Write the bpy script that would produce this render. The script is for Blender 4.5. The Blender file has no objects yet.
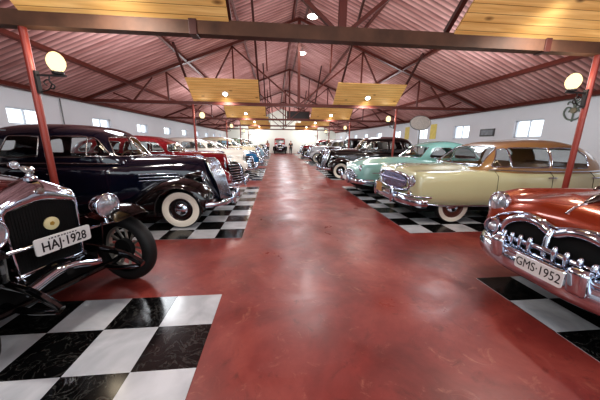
import bpy, bmesh, math, random
import numpy as np
from mathutils import Vector, Matrix
from math import sin, cos, pi, radians, sqrt, atan2, hypot

random.seed(7)
SC = bpy.context.scene
COL = SC.collection

# ------------------------------------------------------------------ materials
def new_mat(name):
    m = bpy.data.materials.new(name)
    m.use_nodes = True
    nt = m.node_tree
    return m, nt, nt.nodes["Principled BSDF"]

def lin(c):
    """sRGB 0-255 triple -> linear rgba"""
    out = []
    for v in c:
        v = v / 255.0
        out.append(v / 12.92 if v <= 0.04045 else ((v + 0.055) / 1.055) ** 2.4)
    return (*out, 1.0)

def simple(name, rgb, rough=0.5, metal=0.0, coat=0.0, noise=0.0, nscale=8.0, spec=0.5):
    m, nt, b = new_mat(name)
    b.inputs["Roughness"].default_value = rough
    b.inputs["Metallic"].default_value = metal
    b.inputs["Coat Weight"].default_value = coat
    b.inputs["Coat Roughness"].default_value = 0.05
    b.inputs["Specular IOR Level"].default_value = spec
    c = lin(rgb)
    tc = nt.nodes.new("ShaderNodeTexCoord")
    n = nt.nodes.new("ShaderNodeTexNoise")
    n.inputs["Scale"].default_value = nscale
    n.inputs["Detail"].default_value = 4
    nt.links.new(tc.outputs["Object"], n.inputs["Vector"])
    mx = nt.nodes.new("ShaderNodeMix")
    mx.data_type = 'RGBA'
    k = noise if noise else 0.04
    mx.inputs[6].default_value = tuple(v * (1 - k) for v in c[:3]) + (1,)
    mx.inputs[7].default_value = tuple(min(1, v * (1 + k)) for v in c[:3]) + (1,)
    nt.links.new(n.outputs["Fac"], mx.inputs[0])
    nt.links.new(mx.outputs[2], b.inputs["Base Color"])
    return m

def paint(name, rgb, rough=0.22, metal=0.0):
    return simple(name, rgb, rough, metal, coat=1.0, noise=0.05, nscale=2.0)

def emit(name, rgb, strength, clear=0.0):
    m = bpy.data.materials.new(name)
    m.use_nodes = True
    nt = m.node_tree
    nt.nodes.clear()
    out = nt.nodes.new("ShaderNodeOutputMaterial")
    e = nt.nodes.new("ShaderNodeEmission")
    e.inputs[0].default_value = lin(rgb)
    e.inputs[1].default_value = strength
    if clear:
        t = nt.nodes.new("ShaderNodeBsdfTransparent")
        mx = nt.nodes.new("ShaderNodeMixShader")
        mx.inputs[0].default_value = 1 - clear
        nt.links.new(t.outputs[0], mx.inputs[1])
        nt.links.new(e.outputs[0], mx.inputs[2])
        nt.links.new(mx.outputs[0], out.inputs[0])
    else:
        nt.links.new(e.outputs[0], out.inputs[0])
    return m

def glass_mat(name, tint=(0.86, 0.9, 0.9), refl=1.0):
    m = bpy.data.materials.new(name)
    m.use_nodes = True
    nt = m.node_tree
    nt.nodes.clear()
    out = nt.nodes.new("ShaderNodeOutputMaterial")
    t = nt.nodes.new("ShaderNodeBsdfTransparent")
    t.inputs[0].default_value = (*tint, 1)
    g = nt.nodes.new("ShaderNodeBsdfGlossy")
    g.inputs["Roughness"].default_value = 0.02
    lw = nt.nodes.new("ShaderNodeLayerWeight")
    lw.inputs[0].default_value = .5
    pw = nt.nodes.new("ShaderNodeMath")
    pw.operation = 'POWER'
    pw.inputs[1].default_value = 4.0
    nt.links.new(lw.outputs["Facing"], pw.inputs[0])
    f = nt.nodes.new("ShaderNodeMath")
    f.operation = 'MULTIPLY_ADD'
    f.inputs[1].default_value = .7
    f.inputs[2].default_value = .05 * refl
    nt.links.new(pw.outputs[0], f.inputs[0])
    mx = nt.nodes.new("ShaderNodeMixShader")
    nt.links.new(f.outputs[0], mx.inputs[0])
    nt.links.new(t.outputs[0], mx.inputs[1])
    nt.links.new(g.outputs[0], mx.inputs[2])
    nt.links.new(mx.outputs[0], out.inputs[0])
    return m

M = {}
M['chrome'] = simple('chrome', (208, 217, 230), 0.08, 1.0, noise=0.06)
M['chrome_dull'] = simple('dull_chrome', (200, 196, 192), 0.24, 1.0, noise=0.1)
M['chrome_blue'] = simple('blue_tinted_chrome', (186, 188, 220), 0.2, 0.85, noise=0.1)
M['dark_chrome'] = simple('dark_chrome', (88, 80, 78), 0.25, 1.0)
M['rubber'] = simple('tyre_rubber', (22, 22, 23), 0.62, noise=0.15)
M['whitewall'] = simple('whitewall_rubber', (228, 222, 208), 0.5)
M['black_paint'] = paint('black_paint', (9, 9, 11), 0.12)
M['dark'] = simple('dark_underbody', (9, 9, 10), 0.9)
M['mesh_core'] = simple('radiator_core', (15, 15, 16), 0.6, 0.3, noise=0.4, nscale=120)
M['interior'] = simple('interior_cloth', (58, 50, 46), 0.9, noise=0.2)
M['interior_tan'] = simple('tan_interior_cloth', (128, 100, 76), 0.9, noise=0.2)
M['glass'] = glass_mat('car_glass')
M['lens'] = simple('headlight_lens', (196, 204, 212), 0.12, 0.7, coat=1.0, noise=0.5, nscale=38)
M['plate_white'] = simple('plate_white', (214, 215, 214), 0.4)
M['plate_tan'] = simple('plate_tan', (176, 136, 84), 0.5)
M['plate_ink'] = simple('plate_ink', (18, 20, 24), 0.5)
M['cream_badge'] = simple('cream_badge', (224, 214, 168), 0.3)
M['gold'] = simple('gold_badge', (196, 160, 76), 0.3, 0.6)
M['wood_spoke'] = simple('dull_silver_spokes', (150, 147, 140), 0.4, 0.3)
M['red_lens'] = simple('amber_lens', (150, 96, 60), 0.15, coat=1)

# ------------------------------------------------------------------ mesh helpers
def link(o, parent=None):
    COL.objects.link(o)
    if parent is not None:
        o.parent = parent
    return o

def obj(name, bm, mat, parent=None, smooth=40, fix=True):
    me = bpy.data.meshes.new(name)
    if fix:
        bmesh.ops.recalc_face_normals(bm, faces=bm.faces)
    bm.to_mesh(me)
    bm.free()
    if smooth:
        for p in me.polygons:
            p.use_smooth = True
        me.set_sharp_from_angle(angle=radians(smooth))
    if isinstance(mat, (list, tuple)):
        for x in mat:
            me.materials.append(x)
    else:
        me.materials.append(mat)
    return link(bpy.data.objects.new(name, me), parent)

def thing(name, label, cat, loc=(0, 0, 0), rz=0.0, group=None):
    o = bpy.data.objects.new(name, None)
    o.empty_display_size = 0.2
    COL.objects.link(o)
    o.location = loc
    o.rotation_euler = (0, 0, rz)
    tag(o, label, cat, group)
    return o

def tag(o, label, cat, group=None):
    o['label'] = label
    o['category'] = cat
    if group:
        o['group'] = group
    return o

def struct(name, bm, mat, parent=None, smooth=0):
    o = obj(name, bm, mat, parent, smooth)
    o['kind'] = 'structure'
    return o

def NB():
    return bmesh.new()

def box(bm, c, s, rot=None, bev=0.0, seg=2):
    r = bmesh.ops.create_cube(bm, size=1.0)
    vs = r['verts']
    mt = Matrix.Translation(Vector(c)) @ (rot.to_4x4() if rot is not None else Matrix.Identity(4)) @ Matrix.Diagonal((*s, 1))
    bmesh.ops.transform(bm, matrix=mt, verts=vs)
    if bev > 0:
        es = list({e for v in vs for e in v.link_edges})
        bmesh.ops.bevel(bm, geom=es, offset=bev, segments=seg, affect='EDGES', profile=0.5)
    return bm

def bx(bm, x0, x1, y0, y1, z0, z1, bev=0.0):
    return box(bm, ((x0 + x1) / 2, (y0 + y1) / 2, (z0 + z1) / 2), (abs(x1 - x0), abs(y1 - y0), abs(z1 - z0)), None, bev)

def tube(bm, pts, r, n=8, closed=False, cap=True, ry=None):
    """round tube along pts; r number or list"""
    P = [Vector(p) for p in pts]
    k = len(P)
    rs = r if isinstance(r, (list, tuple)) else [r] * k
    T = []
    for i in range(k):
        if closed:
            t = P[(i + 1) % k] - P[i - 1]
        else:
            t = P[min(i + 1, k - 1)] - P[max(i - 1, 0)]
        if t.length < 1e-9:
            t = Vector((0, 0, 1))
        T.append(t.normalized())
    up = Vector((0, 0, 1))
    if abs(T[0].dot(up)) > 0.9:
        up = Vector((0, 1, 0))
    nrm = (up - T[0] * up.dot(T[0])).normalized()
    rings = []
    for i in range(k):
        nrm = (nrm - T[i] * nrm.dot(T[i]))
        if nrm.length < 1e-6:
            nrm = T[i].orthogonal()
        nrm.normalize()
        b = T[i].cross(nrm)
        rr = rs[i]
        r2 = rr if ry is None else ry * (rr / max(rs))
        rings.append([bm.verts.new(P[i] + nrm * rr * cos(2 * pi * j / n) + b * r2 * sin(2 * pi * j / n)) for j in range(n)])
    m = k if closed else k - 1
    for i in range(m):
        A, B = rings[i], rings[(i + 1) % k]
        for j in range(n):
            bm.faces.new((A[j], A[(j + 1) % n], B[(j + 1) % n], B[j]))
    if not closed and cap:
        bm.faces.new(rings[0])
        bm.faces.new(rings[-1])
    return bm

def bar(bm, a, b, w, h, up=(0, 0, 1)):
    """rectangular bar from a to b"""
    a, b = Vector(a), Vector(b)
    d = b - a
    z = d.normalized()
    u = Vector(up)
    if abs(u.dot(z)) > 0.95:
        u = Vector((0, 1, 0))
    x = z.cross(u).normalized()
    y = x.cross(z)
    R = Matrix((x, y, z)).transposed()
    return box(bm, (a + b) / 2, (w, h, d.length), R)

AX_X = Matrix(((0, 0, 1), (1, 0, 0), (0, 1, 0)))     # lathe axis -> +x
AX_NX = Matrix(((0, 0, -1), (-1, 0, 0), (0, 1, 0)))
AX_Y = Matrix(((1, 0, 0), (0, 0, 1), (0, -1, 0)))    # lathe axis -> +y
AX_NY = Matrix(((1, 0, 0), (0, 0, -1), (0, 1, 0)))
AX_Z = Matrix.Identity(3)

def lathe(bm, prof, c=(0, 0, 0), ax=AX_Z, n=24, sx=1.0, sy=1.0):
    """prof = [(radius, height)...] about local z mapped by ax"""
    c = Vector(c)
    rings = []
    for r, h in prof:
        if r < 1e-6:
            rings.append([bm.verts.new(c + ax @ Vector((0, 0, h)))])
        else:
            rings.append([bm.verts.new(c + ax @ Vector((r * cos(2 * pi * j / n) * sx, r * sin(2 * pi * j / n) * sy, h))) for j in range(n)])
    for A, B in zip(rings[:-1], rings[1:]):
        for j in range(n):
            a0, a1 = A[j % len(A)], A[(j + 1) % len(A)]
            b0, b1 = B[j % len(B)], B[(j + 1) % len(B)]
            vs = []
            for v in (a0, a1, b1, b0):
                if v not in vs:
                    vs.append(v)
            if len(vs) > 2:
                try:
                    bm.faces.new(vs)
                except ValueError:
                    pass
    return bm

def prism(bm, poly, d0, d1, plane='yz'):
    """extrude polygon (a,b) between d0 and d1 along the remaining axis"""
    def P(a, b, d):
        return {'yz': (d, a, b), 'xz': (a, d, b), 'xy': (a, b, d)}[plane]
    A = [bm.verts.new(P(a, b, d0)) for a, b in poly]
    B = [bm.verts.new(P(a, b, d1)) for a, b in poly]
    k = len(poly)
    bm.faces.new(A)
    bm.faces.new(B[::-1])
    for i in range(k):
        bm.faces.new((A[i], A[(i + 1) % k], B[(i + 1) % k], B[i]))
    return bm

def catmull(pts, n, closed=False):
    P = np.array(pts, float)
    k = len(P)
    out = []
    if closed:
        for i in range(n):
            u = i / n * k
            j = int(u)
            t = u - j
            p0, p1, p2, p3 = P[(j - 1) % k], P[j % k], P[(j + 1) % k], P[(j + 2) % k]
            out.append(0.5 * (2 * p1 + (p2 - p0) * t + (2 * p0 - 5 * p1 + 4 * p2 - p3) * t * t + (3 * p1 - p0 - 3 * p2 + p3) * t ** 3))
    else:
        for i in range(n):
            u = i / (n - 1) * (k - 1)
            j = min(int(u), k - 2)
            t = u - j
            p1, p2 = P[j], P[j + 1]
            p0 = P[j - 1] if j > 0 else 2 * p1 - p2
            p3 = P[j + 2] if j + 2 < k else 2 * p2 - p1
            out.append(0.5 * (2 * p1 + (p2 - p0) * t + (2 * p0 - 5 * p1 + 4 * p2 - p3) * t * t + (3 * p1 - p0 - 3 * p2 + p3) * t ** 3))
    return np.array(out)

def pchip(x, y, xq):
    x = np.array(x, float)
    y = np.array(y, float)
    h = np.diff(x)
    d = np.diff(y) / h
    m = np.zeros_like(y)
    m[0], m[-1] = d[0], d[-1]
    for i in range(1, len(x) - 1):
        if d[i - 1] * d[i] > 0:
            w1, w2 = 2 * h[i] + h[i - 1], h[i] + 2 * h[i - 1]
            m[i] = (w1 + w2) / (w1 / d[i - 1] + w2 / d[i])
    idx = np.clip(np.searchsorted(x, xq) - 1, 0, len(x) - 2)
    t = (xq - x[idx]) / h[idx]
    h00 = 2 * t ** 3 - 3 * t ** 2 + 1
    h10 = t ** 3 - 2 * t ** 2 + t
    h01 = -2 * t ** 3 + 3 * t ** 2
    h11 = t ** 3 - t ** 2
    return h00 * y[idx] + h10 * h[idx] * m[idx] + h01 * y[idx + 1] + h11 * h[idx] * m[idx + 1]

def rake(x, z, k):
    return x + k * z

def hull(keys, nx=60, ny=18, mirror=True, caps=True, shear=None):
    """loft half profiles [(x, [(y,z)...])] (outer bottom to top centre), mirrored to both sides"""
    keys = sorted(keys, key=lambda k: k[0])
    xs = [k[0] for k in keys]
    prof = np.array([catmull(k[1], ny) for k in keys])     # K, ny, 2
    # denser at both ends
    u = np.linspace(0, 1, nx)
    u = 0.55 * u + 0.45 * (0.5 - 0.5 * np.cos(pi * u))
    xq = xs[0] + (xs[-1] - xs[0]) * u
    Y = np.stack([pchip(xs, prof[:, j, 0], xq) for j in range(ny)], 1)
    Z = np.stack([pchip(xs, prof[:, j, 1], xq) for j in range(ny)], 1)
    bm = NB()
    rows = []
    for i in range(nx):
        r = []
        for j in range(ny):
            x = xq[i] + (shear(xq[i], Z[i, j]) if shear else 0)
            r.append(bm.verts.new((x, Y[i, j], Z[i, j])))
        if mirror:
            for j in range(ny - 2, -1, -1):
                x = xq[i] + (shear(xq[i], Z[i, j]) if shear else 0)
                r.append(bm.verts.new((x, -Y[i, j], Z[i, j])))
        rows.append(r)
    for A, B in zip(rows[:-1], rows[1:]):
        for j in range(len(A) - 1):
            bm.faces.new((A[j], A[j + 1], B[j + 1], B[j]))
    if caps:
        for r in (rows[0], rows[-1]):
            bm.faces.new(r)
    return bm

def sdf_poly(p, poly):
    x, y = p
    d = 1e9
    s = 1
    n = len(poly)
    j = n - 1
    for i in range(n):
        ax, ay = poly[i]
        bx_, by = poly[j]
        ex, ey = bx_ - ax, by - ay
        wx, wy = x - ax, y - ay
        t = max(0.0, min(1.0, (wx * ex + wy * ey) / (ex * ex + ey * ey)))
        dx, dy = wx - ex * t, wy - ey * t
        d = min(d, dx * dx + dy * dy)
        c1, c2, c3 = y >= ay, y < by, ex * wy > ey * wx
        if (c1 and c2 and c3) or (not c1 and not c2 and not c3):
            s = -s
        j = i
    return s * sqrt(d)

def icut(bm, f):
    """cut bm exactly along f=0; returns the faces with f<0"""
    val = {}
    for v in bm.verts:
        a = f(v.co)
        if abs(a) < 1e-5:
            a = 1e-5
        val[v] = a
    new = set()
    for e in [e for e in bm.edges if val[e.verts[0]] * val[e.verts[1]] < 0]:
        a, b = e.verts
        va = val[a]
        lo, hi = 0.0, 1.0
        for _ in range(18):
            m = (lo + hi) / 2
            if f(a.co.lerp(b.co, m)) * va > 0:
                lo = m
            else:
                hi = m
        t = min(0.999, max(0.001, lo))
        ne, nv = bmesh.utils.edge_split(e, a, t)
        new.add(nv)
    for fc in list({fc for v in new for fc in v.link_faces}):
        vs = [v for v in fc.verts if v in new]
        if len(vs) == 2:
            try:
                bmesh.utils.face_split(fc, vs[0], vs[1])
            except Exception:
                pass
    inside = []
    for fc in bm.faces:
        w = [val[v] for v in fc.verts if v not in new and v in val]
        if w and sum(1 for q in w if q < 0) > len(w) / 2:
            inside.append(fc)
    return inside

def loops(bm):
    """ordered boundary loops of bm"""
    eds = {e for e in bm.edges if len(e.link_faces) == 1}
    out = []
    while eds:
        e = eds.pop()
        start, cur = e.verts
        ring = [start.co.copy(), cur.co.copy()]
        while True:
            nx = [q for q in cur.link_edges if q in eds]
            if not nx:
                break
            q = nx[0]
            eds.discard(q)
            cur = q.other_vert(cur)
            if cur is start:
                break
            ring.append(cur.co.copy())
        if len(ring) > 5:
            out.append(ring)
    return out

def take(bm, faces):
    """move faces to a new bmesh"""
    nb = NB()
    mp = {}
    for f in faces:
        vs = []
        for v in f.verts:
            if v not in mp:
                mp[v] = nb.verts.new(v.co)
            vs.append(mp[v])
        nb.faces.new(vs)
    bmesh.ops.delete(bm, geom=faces, context='FACES')
    return nb

def thin(ring, d=0.02):
    out = [ring[0]]
    for p in ring[1:]:
        if (p - out[-1]).length > d:
            out.append(p)
    if len(out) > 3 and (out[-1] - out[0]).length < d * 0.6:
        out.pop()
    return out

def text(name, body, size, loc, rot, mat, parent, bold=0.0, ext=0.002, sx=1.0):
    cu = bpy.data.curves.new(name, 'FONT')
    cu.body = body
    cu.size = size
    cu.align_x = 'CENTER'
    cu.align_y = 'CENTER'
    cu.extrude = ext
    cu.offset = bold
    cu.materials.append(mat)
    tmp = bpy.data.objects.new(name, cu)
    COL.objects.link(tmp)
    me = bpy.data.meshes.new_from_object(tmp.evaluated_get(bpy.context.evaluated_depsgraph_get()))
    bpy.data.objects.remove(tmp)
    bpy.data.curves.remove(cu)
    o = bpy.data.objects.new(name, me)
    o.location = loc
    o.rotation_euler = rot
    o.scale = (sx, 1, 1)
    return link(o, parent)

def clone(root, label, loc, rz, group=None, mats=None, scale=None, cat=None):
    """copy a thing with its parts and sub-parts; mats maps materials to replacements"""
    def cp(o, parent):
        c = o.copy()
        COL.objects.link(c)
        c.parent = parent
        if mats and o.type in ('MESH', 'FONT'):
            for i, s in enumerate(c.material_slots):
                src = o.material_slots[i].material
                if src in mats:
                    s.link = 'OBJECT'
                    s.material = mats[src]
        return c
    r = cp(root, None)
    r.location = loc
    r.rotation_euler = (0, 0, rz)
    if scale:
        r.scale = (scale,) * 3
    for k in list(root.keys()):
        if k in ('group',):
            del r[k]
    tag(r, label, cat or root['category'], group)
    for ch in list(root.children):
        a = cp(ch, r)
        for g in list(ch.children):
            cp(g, a)
    return r

# ------------------------------------------------------------------ car parts
def mir(pts):
    return [(x, -y, z) for x, y, z in pts]

def make_wheel(root, x, y, r, w, ww=None, rim=None, cap=None, spokes=0, rimr=0.6):
    s = 1 if y > 0 else -1
    ax = AX_Y if s > 0 else AX_NY
    c = (x, y, r)
    ri = r * rimr
    bm = NB()
    lathe(bm, [(ri, -w * .42), (r * .8, -w * .5), (r * .93, -w * .44), (r * .985, -w * .3), (r, -w * .12), (r, w * .12), (r * .985, w * .3), (r * .93, w * .44),
               (r * .8, w * .5), (ri, w * .42), (ri * .96, w * .3)], c, ax, 40)
    t = obj('wheel', bm, M['rubber'], root, 50)
    if ww:
        bm = NB()
        lathe(bm, [(ri * 1.0, w * .43), (ri * 1.03, w * .475), (r * .8, w * .512), (r * ww, w * .475)], c, ax, 40)
        obj('whitewall', bm, M['whitewall'], t, 60)
    rim = rim or M['chrome_dull']
    cap = cap or M['chrome']
    if spokes:
        bm = NB()
        lathe(bm, [(ri * 1.02, w * .40), (ri * .97, w * .44), (ri * .9, w * .36), (ri * .88, w * .0), (ri * .97, -w * .1)], c, ax, 40)
        obj('rim', bm, rim, t, 50)
        bm = NB()
        for i in range(spokes):
            a = 2 * pi * i / spokes
            p0 = Vector(c) + ax @ Vector((cos(a) * ri * .16, sin(a) * ri * .16, w * .26))
            p1 = Vector(c) + ax @ Vector((cos(a) * ri * .93, sin(a) * ri * .93, w * .16))
            tube(bm, [p0, p0.lerp(p1, .5), p1], [w * .12, w * .10, w * .15], 8, ry=w * .1)
        obj('spokes', bm, rim, t, 50)
        bm = NB()
        lathe(bm, [(ri * .3, w * .1), (ri * .3, w * .34), (ri * .24, w * .42), (ri * .17, w * .46), (ri * .16, w * .62), (ri * .1, w * .68), (0, w * .69)], c, ax, 24)
        obj('hubcap', bm, cap, t, 40)
        bm = NB()
        lathe(bm, [(0, -w * .3), (ri * .42, -w * .3), (ri * .42, w * .1), (0, w * .12)], c, ax, 24)
        obj('brake_drum', bm, M['dark'], t, 40)
    else:
        bm = NB()
        lathe(bm, [(ri * 1.02, w * .42), (ri * .98, w * .45), (ri * .9, w * .38), (ri * .86, w * .28), (ri * .66, w * .26), (ri * .5, w * .3), (0, w * .3)], c, ax, 40)
        obj('rim', bm, rim, t, 40)
        bm = NB()
        lathe(bm, [(ri * .58, w * .3), (ri * .56, w * .36), (ri * .44, w * .46), (ri * .3, w * .5), (ri * .14, w * .56), (0, w * .57)], c, ax, 32)
        obj('hubcap', bm, cap, t, 40)
    return t

def headlight(root, c, r, depth, shell, d=(1, 0, 0), name='headlight', bucket=True, ring=True):
    """drum or bullet lamp looking along +x (slightly tiltable through d)"""
    z = Vector(d).normalized()
    x = Vector((0, 1, 0))
    y = z.cross(x).normalized()
    x = y.cross(z)
    A = Matrix((x, y, z)).transposed()
    bm = NB()
    if bucket:
        lathe(bm, [(0, -depth), (r * .3, -depth * .97), (r * .62, -depth * .8), (r * .88, -depth * .45), (r * .98, -depth * .1), (r, 0), (r * .94, .004)], c, A, 28)
    else:
        lathe(bm, [(r * 1.12, -.03), (r * 1.1, 0.0), (r * .96, .015)], c, A, 28)
    h = obj(name, bm, shell, root, 40)
    bm = NB()
    lathe(bm, [(0, r * .26), (r * .4, r * .22), (r * .7, r * .13), (r * .93, .006)], c, A, 28)
    obj('lens', bm, M['lens'], h, 60)
    if ring:
        bm = NB()
        q = Vector(c)
        tube(bm, [q + A @ Vector((r * .97 * cos(a), r * .97 * sin(a), .006)) for a in [2 * pi * i / 28 for i in range(28)]], r * .085, 8, closed=True)
        obj('lens_ring', bm, M['chrome'], h, 60)
    return h

def make_cabin(root, levels, sides, screen=None, rear=None, mat=None, trim=None, nt=88, nl=26, name='cabin_shell', gmat=None, trim_r=.012, deck=True):
    """levels [(z, x_front, x_rear, half width, exponent)] -> shell with real window openings"""
    zs = [l[0] for l in levels]
    u = list(range(len(levels)))
    L = catmull([l for l in levels], nl)
    bm = NB()
    rows = []
    for (z, xf, xr, w, n) in L:
        cx, a = (xf + xr) / 2, (xf - xr) / 2
        ring = []
        for i in range(nt):
            th = 2 * pi * (i + .5) / nt
            c, s = cos(th), sin(th)
            ring.append(bm.verts.new((cx + a * math.copysign(abs(c) ** (2 / n), c), w * math.copysign(abs(s) ** (2 / n), s), z)))
        rows.append(ring)
    for A, B in zip(rows[:-1], rows[1:]):
        for i in range(nt):
            bm.faces.new((A[i], A[(i + 1) % nt], B[(i + 1) % nt], B[i]))
    bm.faces.new(rows[-1])
    panes = []
    zm = zs[len(zs) // 2]
    for poly, r in sides:
        for s in (1, -1):
            f = lambda p, s=s, poly=poly, r=r: max(sdf_poly((p.x, p.z), poly) - r, .25 - s * p.y)
            panes.append(('side_window', take(bm, icut(bm, f))))
    if screen:
        for poly, r, xm in screen:
            f = lambda p, poly=poly, r=r, xm=xm: max(sdf_poly((p.y, p.z), poly) - r, xm - p.x)
            panes.append(('windscreen', take(bm, icut(bm, f))))
    if rear:
        poly, r, xm = rear
        f = lambda p: max(sdf_poly((p.y, p.z), poly) - r, p.x - xm)
        panes.append(('rear_window', take(bm, icut(bm, f))))
    shell = obj(name, bm, mat, root, 50)
    for nm, pb in panes:
        rings = loops(pb)
        g = obj(nm, pb, gmat or M['glass'], root, 60)
        tb = NB()
        for ring in rings:
            tube(tb, thin(ring, .02), trim_r, 6, closed=True)
        if len(tb.verts):
            obj('window_trim', tb, trim or M['chrome_dull'], g, 60)
        else:
            tb.free()
    return shell

def seats(root, xs, w, z=0.42, mat=None, wheel_at=None):
    for x in xs:
        bm = NB()
        box(bm, (x, 0, z), (.5, w * 2, .2), None, .05)
        s = obj('bench_seat', bm, mat or M['interior'], root, 40)
        bm = NB()
        box(bm, (x - .26, 0, z + .38), (.16, w * 2, .66), Matrix.Rotation(radians(-10), 3, 'Y'), .06)
        obj('seat_back', bm, mat or M['interior'], s, 40)
    if wheel_at:
        x, y, zz = wheel_at
        bm = NB()
        R = Matrix.Rotation(radians(-62), 3, 'Y')
        q = Vector(wheel_at)
        tube(bm, [q + R @ Vector((.2 * cos(a), .2 * sin(a), 0)) for a in [2 * pi * i / 24 for i in range(24)]], .014, 6, closed=True)
        tube(bm, [q + R @ Vector((0, -.2, 0)), q, q + R @ Vector((0, .2, 0))], .01, 6)
        tube(bm, [q, q + R @ Vector((0, 0, -.5))], .02, 6)
        obj('steering_wheel', bm, M['interior_tan'], root, 40)

def bumper(root, pts, h, d, guards=(), mat=None, gh=.2, name='bumper'):
    P = catmull(pts, 40)
    bm = NB()
    tube(bm, P, h / 2, 12, ry=d / 2)
    b = obj(name, bm, mat or M['chrome'], root, 50)
    for (x, y, z) in guards:
        bm = NB()
        lathe(bm, [(0, -gh * .5), (.03, -gh * .48), (.05, -gh * .3), (.055, 0), (.05, gh * .35), (.03, gh * .52), (0, gh * .56)], (x, y, z), AX_Z, 14)
        obj('bumper_guard', bm, mat or M['chrome'], b, 60)
    return b

def plate(root, c, nrm_tilt, digits, small, w=.40, h=.13, mat=None, bold=0.0):
    """number plate facing +x"""
    R = Matrix.Rotation(radians(-nrm_tilt), 3, 'Y')
    bm = NB()
    box(bm, c, (.012, w, h), R, .0)
    es = [e for e in bm.edges if abs((e.verts[0].co - e.verts[1].co).length - .012) < 1e-4]
    bmesh.ops.bevel(bm, geom=es, offset=.018, segments=3, affect='EDGES', profile=.5)
    p = obj('number_plate', bm, mat or M['plate_white'], root, 0)
    if digits:
        q = Vector(c) + R @ Vector((.0075, 0, -.012 if small else 0))
        t = text('plate_lettering', digits, .112, q, (pi / 2 - radians(nrm_tilt) * 0, 0, pi / 2), M['plate_ink'], p, bold, .0004, sx=.8)
        t.rotation_euler = (R.to_4x4() @ Matrix.Rotation(pi / 2, 4, 'Z') @ Matrix.Rotation(pi / 2, 4, 'X')).to_euler()
        if small:
            bm = NB()
            y = -.115
            for k, wd in enumerate((.012, .02, .016, .024, .014, .022, .012, .018, .02, .014)):
                bx(bm, c[0] + .006, c[0] + .0075, c[1] + y, c[1] + y + wd * .7, c[2] + .044, c[2] + .054)
                y += wd + .005
            obj('plate_town_line', bm, M['plate_ink'], p, 0)
    return p

def cut_floor(bm, x0, x1, hw, z):
    """open the hull top under the cabin so the seats show through the glass"""
    cx, a = (x0 + x1) / 2, abs(x1 - x0) / 2
    f = lambda p: max(abs(p.x - cx) - a, abs(p.y) - hw, z - p.z)
    bmesh.ops.delete(bm, geom=icut(bm, f), context='FACES')

def cut_arch(bm, x, z, r, ymin, ry=None):
    k = (ry or r) / r
    f = lambda p: max(hypot(p.x - x, (p.z - z) / k) - r, ymin - abs(p.y))
    bmesh.ops.delete(bm, geom=icut(bm, f), context='FACES')

def arch_lip(bm, x, z, r, y, a0=-10, a1=190, rr=.012):
    for s in (1, -1):
        pts = []
        for i in range(25):
            a = radians(a0 + (a1 - a0) * i / 24)
            pts.append((x + r * cos(a), s * y, z + r * sin(a)))
        tube(bm, pts, rr, 6)

def wells(root, xs, r, y0, y1):
    bm = NB()
    for x in xs:
        for s in (1, -1):
            k = 16
            A, B = [], []
            for i in range(k + 1):
                a = pi * i / k
                A.append(bm.verts.new((x + r * cos(a), s * y0, .3 + r * sin(a))))
                B.append(bm.verts.new((x + r * cos(a), s * y1, .3 + r * sin(a))))
            for i in range(k):
                bm.faces.new((A[i], A[i + 1], B[i + 1], B[i]))
            bm.faces.new(A)
    obj('wheel_well', bm, M['dark'], root, 0)

def under(root, x0, x1, hw, z0=.22, z1=.4):
    bm = NB()
    bx(bm, x0, x1, -hw, hw, z0, z1)
    obj('chassis', bm, M['dark'], root, 0)

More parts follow.
